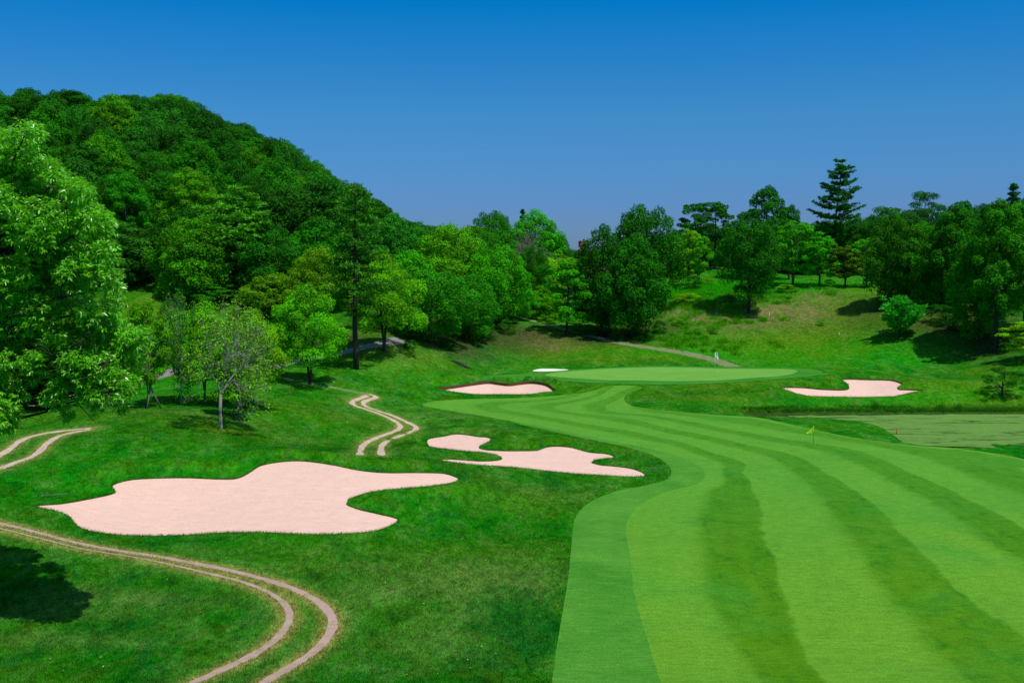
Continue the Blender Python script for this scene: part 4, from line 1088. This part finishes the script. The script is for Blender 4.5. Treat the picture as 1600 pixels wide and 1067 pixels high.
# ------------------------------------------------------------------ the big near tree at the left edge
def near_tree():
    r = np.random.default_rng(99)
    D0 = 46.0; x0 = float(ray(-75, 400)[0]) * D0
    z0 = h1(x0, D0)
    def at(px, py, dy=0.0):     # position in the tree's own space from where it shows
        D_ = D0 + dy; p = P3(px, py, D_); return np.array([p[0] - x0, dy, p[2] - z0])
    root = empty('camphor_tree', (x0, D0, z0))
    # crown lobes: pixel x, y, radius px, spread in depth
    lob = [(10,235,48),(60,262,50),(0,300,70),(95,305,52),(140,345,46),(60,360,70),(-50,300,70),(150,400,42),(110,420,56),(170,440,26),(20,430,70),(60,480,60),(-60,430,80),(130,480,42),(95,530,45),(160,520,46),(200,535,34),(215,565,22),(175,570,40),(120,575,38),(185,610,30),(190,638,14),(140,615,26),(80,600,30),(60,560,34),
           (20,540,34),(10,600,32),(5,640,26),(-20,620,34),(105,645,14),(-90,380,90),(-100,500,80),(-60,230,60),(-120,300,70),(-150,430,80),(170,480,30),(45,215,34),(125,300,28),(160,370,26),(90,390,50),(30,500,30),(215,600,14),(150,640,12),(0,580,44),(20,620,30),(-10,655,30),(15,660,18),(60,520,50),(100,560,40),(150,590,34),(50,590,22),(40,440,60),(-20,500,60),(5,570,30),(12,600,26),(-5,630,30),(8,650,22),(0,600,34),(-15,665,24),(110,600,34),(150,620,26),(80,625,24),(180,590,30),(210,600,18),(60,560,40)]
    cl = []
    for px, py, rp in lob:
        rr = rp / FPX * D0
        depth = math.sqrt(max(0, 1 - ((px + 15) / 260) ** 2)) * 3.3
        nrep = 1 if rp < 24 else (2 if rp < 45 else 4)
        for _ in range(nrep * 2):
            dy = r.uniform(-1, 1) * depth * (.9 if rp > 24 else .35)
            if py > 500: dy = dy * .6 - (py - 500) / 100 * 1.7
            k = r.uniform(.40, .68)
            p = at(px + r.uniform(-.35, .35) * rp, py + r.uniform(-.35, .35) * rp, dy)
            cl.append((*p, rr * k))
    cl = np.array(cl)
    trunk = MB()
    top = at(-60, 250)
    tp = np.array([[0, 0, -.6], [0, 0, .4], [.1, 0, 3], [.15, .1, 6.5], [0, 0, 10], [.2, 0, 14], top])
    trunk.tube(tp, [.75, .52, .42, .38, .30, .18, .05], 10)
    # the limbs the photo shows under and inside the crown
    for pts_, rb in [([(-15,620),(30,618),(60,600),(110,585),(170,565)], .17), ([(-15,580),(20,585),(60,570),(90,560),(130,530)], .13), ([(-10,640),(40,632),(75,620),(110,614),(170,612)], .14),
                     ([(-15,540),(10,505),(40,495),(60,480)], .12), ([(-10,460),(30,430),(70,400),(110,370)], .13), ([(-15,400),(20,350),(50,320),(80,290)], .12), ([(-10,520),(40,470),(100,440),(140,420)], .12),
                     ([(60,600),(80,630),(100,642)], .04), ([(110,585),(150,600),(185,625)], .05), ([(-15,600),(0,620),(5,640)], .08)]:
        q = []
        q.append(np.array([0, 0, max(2.5, at(*pts_[0])[2] - .3)]))
        for i, (a, b) in enumerate(pts_):
            q.append(at(a, b, -1.2 * i * .6 + r.uniform(-.3, .3)))
        q = np.array(q)
        q = catmull([tuple(v) for v in q], .5, False) if False else q
        trunk.tube(q, np.linspace(rb, rb * .3, len(q)), 7, False)
        for j in range(1, len(q)):
            for _ in range(3):
                e = q[j] + unit(r.normal(size=3) + [.5, 0, .1]) * r.uniform(.8, 1.8)
                trunk.tube(np.array([q[j], (q[j] + e) / 2 + r.normal(0, .12, 3), e]), [rb * .25, rb * .16, .012], 4, False)
    for c in cl[::3]:
        if c[2] < 9.5: continue
        zat = np.clip(c[2] - np.hypot(c[0], c[1]) * .12, 8.5, 15)
        p0 = np.array([.1, 0, zat]); m_ = (p0 + c[:3]) / 2 + r.normal(0, .25, 3) - [0, 0, .3]
        trunk.tube(np.array([p0, m_, c[:3]]), [.10, .06, .015], 5, False)
    trunk.build('trunk', M['bark'], root)
    # sprays: leaves hang in whorls at twig ends
    nsp = 27000
    wgt = cl[:, 3] ** 1.5; k = r.choice(len(cl), nsp, p=wgt / wgt.sum())
    d = unit(r.normal(size=(nsp, 3))); d[:, 2] = np.where((d[:, 2] < -.3) & (r.random(nsp) < .5), -d[:, 2], d[:, 2])
    rad = cl[k, 3] * (.45 + .65 * r.random(nsp) ** .6)
    Pc = cl[k, :3] + d * rad[:, None] * [1, 1, .85]
    per = 9
    idx = np.repeat(np.arange(nsp), per); n = len(idx)
    out = unit(r.normal(size=(n, 3)) * [1, 1, .5] + d[idx] * .5 + [0, 0, -.35])
    L = r.uniform(.09, .25, n); W = L * .40
    base = Pc[idx] + out * .03; tip = base + out * L[:, None] + np.array([0, 0, -1]) * (L * .25)[:, None]
    up = unit(np.array([0, 0, 1.0]) + r.normal(size=(n, 3)) * .35)
    sdv = unit(np.cross(out, up)) * (W / 2)[:, None]
    mid = base * .52 + tip * .48 + np.array([0, 0, 1]) * (L * .10)[:, None]
    V = np.stack([base, mid + sdv, tip, mid - sdv], 1).reshape(-1, 3)
    lf = MB(); lf.add(V, np.arange(n * 4).reshape(n, 4))
    tv = np.repeat(np.clip(r.uniform(.15, .85, nsp)[idx] * .6 + r.random(n) * .4, 0, 1), 4)
    c = link('crown', lf.mesh('crown', M['leaf_near'], False, {'tint': tv}), root)
    c.color = (1.25, 1.2, 1, 1)
    tag(root, 'very large glossy leaved tree with drooping boughs filling the left edge', 'tree')
near_tree()

# ------------------------------------------------------------------ small things
def foot(px, py):
    q = hit([px], [py])[0]; return np.array([q[0], q[1], h1(*q)])
def tripod(px, py, toppx, label):
    p = foot(px, py); Hh = (py - toppx) / FPX * p[1]
    root = empty('tree_stake', tuple(p), random.uniform(0, 1))
    for a in (.3, 2.4, 4.5):
        mb = MB(); e = np.array([math.cos(a) * Hh * .42, math.sin(a) * Hh * .42, 0])
        zz = h1(p[0] + e[0], p[1] + e[1]) - p[2]
        mb.tube(np.array([[e[0], e[1], zz - .1], [-e[0] * .12, -e[1] * .12, Hh]]), .07, 8)
        mb.build('leg', M['post'], root)
    mb = MB(); mb.tube(np.array([[math.cos(t) * .09, math.sin(t) * .09, Hh * .90] for t in np.linspace(0, 6.28, 9)]), .022, 5, False); mb.build('binding', M['bark'], root)
    tag(root, label, 'tree stake', 'tripods of stakes round young trees')
tripod(236, 638, 600, 'tripod of grey stakes round the young tree beside the drooping boughs')
tripod(373, 655, 620, 'tripod of grey stakes round the slim young tree right of the leafless one')
tripod(391, 639, 606, 'tripod of grey stakes at the right end of the lawn group')
tripod(312, 590, 574, 'small tripod of stakes far back beside the grey path')
def stake(px, py, tall, mat, name, label, cat, r_=.045, tip=True):
    p = foot(px, py); root = empty(name, tuple(p))
    mb = MB(); mb.tube(np.array([[0, 0, -.1], [0, 0, tall * .8]]), r_, 8); mb.build('post', mat, root)
    mb = MB(); mb.tube(np.array([[0, 0, tall * .8], [0, 0, tall * .97], [0, 0, tall]]), [r_ * 1.15, r_ * 1.15, r_ * .3], 8); mb.build('cap', mat, root)
    tag(root, label, cat)
stake(1202, 496, .85, M['white'], 'marker_stake', 'white marker stake on the bare soil right of the lone dark tree', 'marker stake')
stake(1106, 420, 1.4, M['white'], 'marker_stake', 'white marker stake on the pale crest below the tall open tree', 'marker stake')
stake(1401, 679, .55, M['red'], 'hazard_stake', 'red stake on the tip of the grass spit by the pond', 'marker stake', .05)
stake(1471, 693, .35, M['red'], 'hazard_stake', 'short red stake on the near bank of the pond right of the grass spit', 'marker stake', .05)
stake(1338, 635, .5, M['red'], 'hazard_stake', 'small red stake on the far bank below the right bunker', 'marker stake', .04)
stake(1385, 664, .6, M['white'], 'marker_stake', 'thin pale stake on the spit just left of the red one', 'marker stake', .03)
stake(1311, 524, .45, M['white'], 'marker_stake', 'short white stake on the smooth bank left of the young pine', 'marker stake', .04)
stake(1083, 503, .5, M['white'], 'marker_stake', 'short white stake in the scrub left of the lone dark tree', 'marker stake', .045)

def flag(px, py, toppx, wpx, hpx, clothmat, polemat, name, label, tri):
    p = foot(px, py); k = p[1] / FPX; Hh = (py - toppx) * k
    root = empty(name, tuple(p))
    mb = MB(); mb.tube(np.array([[0, 0, -.1], [0, 0, Hh * .5], [0, 0, Hh]]), [.022, .02, .016], 8); mb.build('pole', polemat, root)
    mb = MB(); nx, nz = 7, 6; W, Hf = wpx * k, hpx * k; V = []
    for side in (0, 1):
        for i in range(nx):
            u = i / (nx - 1)
            for j in range(nz):
                v = j / (nz - 1)
                if tri: z = Hh - Hf + v * Hf * (1 - u * .9) ; x = -u * W * (1.0 if True else 1)
                else: z = Hh - v * Hf * (.75 + .5 * u) ; x = u * W * (.5 + .5 * v)
                V.append((x, .03 * math.sin(u * 5 + v * 2) * W * 4 + side * .006, z))
    q = []
    for side in (0, 1):
        o = side * nx * nz
        for i in range(nx - 1):
            for j in range(nz - 1): q.append((o + i*nz+j, o + (i+1)*nz+j, o + (i+1)*nz+j+1, o + i*nz+j+1))
    mb.add(V, np.array(q)); mb.build('cloth', clothmat, root)
    mb = MB(); mb.tube(np.array([[0, 0, Hh - .01], [0, 0, Hh + .03]]), .028, 8); mb.build('knob', polemat, root)
    tag(root, label, 'flag')
flag(1117, 581, 550, 6, 10, M['flag_white'], M['white'], 'flagstick', 'white flag hanging from the pin on the putting green', False)
flag(1271, 693, 665, 11, 12, M['lime'], M['pole_yellow'], 'flagstick', 'lime green triangular flag on a thin stick in the striped fairway', True)

def rake(px, py, ang, label, L=1.5):
    p = foot(px, py); root = empty('bunker_rake', (p[0], p[1], p[2] + .04), ang)
    mb = MB(); mb.tube(np.array([[0, 0, .02], [L, 0, .05]]), .018, 6); mb.build('handle', M['steel'], root)
    mb = MB(); mb.box((0, 0, .02), (.05, .55, .03))
    for t in np.linspace(-.25, .25, 11): mb.box((0, t, -.02), (.012, .012, .07))
    mb.build('head', M['steel'], root, False)
    tag(root, label, 'rake', 'rakes lying beside the bunkers')
rake(1012, 733, .15, 'grey rake lying on the grass at the right tip of the winding bunker', 1.0)
rake(66, 776, .35, 'thin grey rake lying on the grass near the left tip of the large bunker', 1.4)
rake(446, 714, 1.2, 'dark rake lying on the crest above the large bunker', .6)

# log steps down the bank
p = foot(716, 572)
root = empty('garden_steps', tuple(p))
for i in range(6):
    mb = MB(); t = i / 5
    a = foot(703 + 22 * t, 564 + 11 * t); b = foot(703 + 22 * t + 13, 565.5 + 11 * t)
    a = a - p; b = b - p
    mb.tube(np.array([a + [0, 0, .05], (a + b) / 2 + [0, 0, .06], b + [0, 0, .05]]), .075, 8)
    mb.build('step_log', M['wood_dark'], root)
tag(root, 'short flight of dark log steps on the shady bank left of the green', 'steps')

# shrubs and weeds
SH = [(1085,452,16,22,(.45,.6,.7),'dark bush at the left end of the bright weed patch'),(1075,470,22,12,YEL,'pale weedy bush on the scrubby bank below the weed patch'),(1062,508,12,9,BRIGHT,'low bright bush at the left of the scrubby bank'),
      (1092,522,9,8,BRIGHT,'small bright bush above the tip of the faded path'),(1115,521,8,7,BRIGHT,'small round bush right of the twin low ones'),(1140,470,12,9,OLIVE,'olive bush behind the lone dark tree'),
      (1105,446,14,11,BRIGHT,'bright bush at the crest above the weed patch'),(1180,455,22,24,(.5,.65,.7),'dark bush in the shade between lone tree and maples'),(1228,455,20,11,BRIGHT,'bright weedy bush left of the forked maple'),(1296,448,9,12,BRIGHT,'small bush between the two plateau maples'),
      (1283,508,7,4,BRIGHT,'tiny bright bush alone on the smooth bank'),(620,520,22,26,(.55,.65,.7),'dark clipped bush beside the crest of the grey path'),(590,516,18,18,(.6,.75,.7),'dark bush left of the path crest'),(533,535,16,18,(.4,.5,.6),'very dark bush above the grey path'),(555,510,20,12,(.9,1.0,.7),'olive bush on the sunny slope behind the tall conifer'),
      (455,552,14,22,(.5,.6,.7),'dark bush at the foot of the path bank'),(640,545,14,14,(.45,.55,.7),'dark low bush on the shaded slope'),(700,545,16,16,(.5,.65,.7),'dark low bush above the log steps'),(790,520,16,22,(.6,.8,.8),'dark bush under the right end of the wood'),(760,528,16,18,(.5,.7,.8),'dark bush below the rounded bright tree'),
      (855,505,16,14,BRIGHT,'bright bush beside the faded path'),(900,520,16,16,(.8,1,.8),'green bush behind the airy young tree'),(920,522,16,16,(.5,.7,.8),'dark bush left of the dense pair'),(965,530,14,18,(.45,.65,.8),'dark bush at the foot of the dense pair'),(1010,532,14,18,(.5,.7,.8),'dark bush right of the dense pair'),(1030,520,14,20,(.45,.65,.8),'dark bush in the shade at the edge of the scrubby bank'),
      (1470,505,24,30,(.45,.6,.8),'dark bush in the depth of the right wood'),(1500,515,22,26,(.4,.6,.8),'dark bush left of the straight trunk'),(1580,545,22,26,(.45,.6,.8),'dark bush behind the large pale trunk'),(1430,490,20,22,(.6,.8,.8),'green bush under the sunlit tree of the right wood'),
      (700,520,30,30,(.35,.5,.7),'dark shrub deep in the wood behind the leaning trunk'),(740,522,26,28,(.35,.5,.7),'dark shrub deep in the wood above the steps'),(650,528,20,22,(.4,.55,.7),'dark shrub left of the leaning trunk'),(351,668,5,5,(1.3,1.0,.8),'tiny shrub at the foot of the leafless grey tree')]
for px, py, hw, hp, tint, lab in SH:
    tree('shrub', px, py, py - hp, hw, tint, 'bush', lab, None, 'bush')
RD = [(1368,641,9,16,'dark clump of reeds in the middle of the far pond bank'),(1470,641,8,12,'reed clump on the far bank left of the twin clump'),(1496,641,9,12,'reed clump on the far bank below the gnarled tree'),(1228,643,8,7,'low reed clump at the left end of the pond bank')]
for px, py, hw, hp, lab in RD:
    p = foot(px, py); k = p[1] / FPX; r = np.random.default_rng(px)
    n = 160; bx = r.normal(0, hw * k * .4, n); by = r.normal(0, .2, n); hh = hp * k * r.uniform(.5, 1.1, n)
    V = np.stack([np.stack([bx - .02, by, 0 * bx - .1], -1), np.stack([bx + .02, by, 0 * bx - .1], -1), np.stack([bx + r.normal(0, .15, n) * 1.5, by + r.normal(0, .1, n), hh], -1)], 1).reshape(-1, 3)
    mb = MB(); mb.add(V, None, np.arange(n * 3).reshape(n, 3)); me = mb.mesh('reeds', M['leaf'], False, {'tint': r.random(n * 3)})
    o = link('reeds', me); o.location = tuple(p); o.color = (.5, .6, .8, 1); tag(o, lab, 'reeds')

# ------------------------------------------------------------------ grass blades, weeds: what nobody could count
def blades(name, P, hgt, wid, mat, tint, label, lean=.4, seed=5, at=None):
    r = np.random.default_rng(seed); n = len(P)
    z = h(P[:, 0], P[:, 1]); a = r.uniform(0, 6.283, n); hh = hgt * r.uniform(.5, 1.25, n); ww = wid * r.uniform(.7, 1.3, n) / 2
    c, s_ = np.cos(a) * ww, np.sin(a) * ww
    lx, ly = r.normal(0, lean, n) * hh, r.normal(0, lean, n) * hh
    V = np.stack([np.stack([P[:, 0] - c, P[:, 1] - s_, z - .01], -1), np.stack([P[:, 0] + c, P[:, 1] + s_, z - .01], -1), np.stack([P[:, 0] + lx, P[:, 1] + ly, z + hh], -1)], 1).reshape(-1, 3)
    me = mesh_np(name, V, None, np.arange(n * 3).reshape(n, 3), mat, False, dict({'tint': np.repeat(np.clip(r.normal(.5, .28, n), 0, 1), 3)}, **{k: np.repeat(v, 3) for k, v in (at or {}).items()}))
    o = link(name, me); o.color = (*tint, 1)
    return tag(o, label, 'grass', None, 'stuff')
solid = BPOLY + [FAIR, CUT, GREEN, COLLAR, POND] + [q[1] for k in RUTS for q in RUTS[k]] + [q[1] for k in PATHS for q in PATHS[k]]
def off_features(P):
    m = np.zeros(len(P), bool)
    for poly in solid: m |= inside(P[:, 0], P[:, 1], poly)
    return P[~m]
# rough: even density in the picture, thinning with distance
n = 520000
Dd = 37 * np.exp(rng.random(n) ** .9 * math.log(120 / 37)); a_ = rng.uniform(-.53, .25, n)
P = off_features(np.stack([a_ * Dd, Dd], -1))
vg = np.zeros(len(P))
for k in RUTS:
    for c, o in RUTS[k]:
        m = near(P[:, 0], P[:, 1], c, 2); vg[m] = np.maximum(vg[m], .75 * np.exp(-(seg_dist(P[m, 0], P[m, 1], c, False) / .95) ** 2))
blades('rough_grass', P, .10, .024, M['blade'], (1, 1, 1), 'short rough grass covering the left foreground', at={'pale': splat(PALE_SP, P[:, 0], P[:, 1]), 'lush': splat(LUSH_SP, P[:, 0], P[:, 1]), 'dry': splat(DRY_SP, P[:, 0], P[:, 1]), 'verge': vg})
# longer fringe hanging over the bunker edges
Fp = []
for poly in BPOLY[:4]:
    for _ in range(26): Fp.append(poly + rng.normal(0, .05, poly.shape) + 0)
Fp = np.vstack(Fp)
k_ = np.zeros(len(Fp), bool)
for poly in BPOLY: k_ |= inside(Fp[:, 0], Fp[:, 1], poly)
blades('bunker_fringe_grass', Fp[~k_], .13, .022, M['blade'], (1, 1, 1), 'uneven fringe of grass along the bunker edges', .6)
def weeds(name, spots, n, hgt, wid, tint, label, seed):
    r = np.random.default_rng(seed); Q = []
    for px, py, rx, ry in spots:
        c = hit([px], [py])[0]; m = n // len(spots)
        Q.append(c + r.normal(0, 1, (m, 2)) * [rx, ry])
    Q = off_features(np.vstack(Q))
    # gather the weeds in tussocks
    return blades(name, Q, hgt, wid, M['leaf'], tint, label, .7, seed)
weeds('weeds', [(1150,446,7,4),(1100,450,4,4),(1210,445,6,4),(1075,455,3,4)], 60000, .32, .06, (.8, 1.5, .4), 'lush bright green weeds on the crest right of the dense dark trees', 3)
r = np.random.default_rng(41); Q = []
for px, py, rx, ry, k in [(1060,528,3,2,14),(1095,536,5,2,16),(1130,540,4,1.5,9),(1075,505,3,3,14),(1095,480,5,4,26),(1130,492,4,3,12),(1115,465,6,3,22),(1180,470,5,2,12)]:
    c = hit([px], [py])[0]
    for _ in range(k):
        q = c + r.normal(0, 1, 2) * [rx, ry]; Q.append(q + r.normal(0, 1, (260, 2)) * r.uniform(.15, .7))
blades('weeds', np.vstack(Q), .45, .06, M['leaf'], (1.7, 1.15, .6), 'scattered tussocks and weeds on the bank behind the flag', .7, 4)
weeds('tall_grass', [(px, 641.5, 1.6, .25) for px in range(1190, 1620, 25)], 14000, .32, .05, (.9, .8, .7), 'ragged tall grass along the far edge of the pond', 8)

# a few fallen leaves on the near grass
r = np.random.default_rng(77); m_ = 90
Dd = 40 * np.exp(r.random(m_) * .5); P = off_features(np.stack([r.uniform(-.47, .06, m_) * Dd, Dd], -1)); m_ = len(P)
mb = MB(); tn = []
leaves(mb, tn, np.column_stack([P, h(P[:, 0], P[:, 1]) + .09]), unit(np.column_stack([r.normal(0, .3, (m_, 2)), np.ones(m_)])), .10, .06, r.random(m_))
M['dead_leaf'] = mat_plain('dead_leaf', (.42, .30, .14), .8, .5, 3, .1, .1, .01, 'pos')
tag(link('fallen_leaves', mb.mesh('fallen_leaves', M['dead_leaf'], False)), 'scattered dry fallen leaves on the near rough', 'leaves', None, 'stuff')
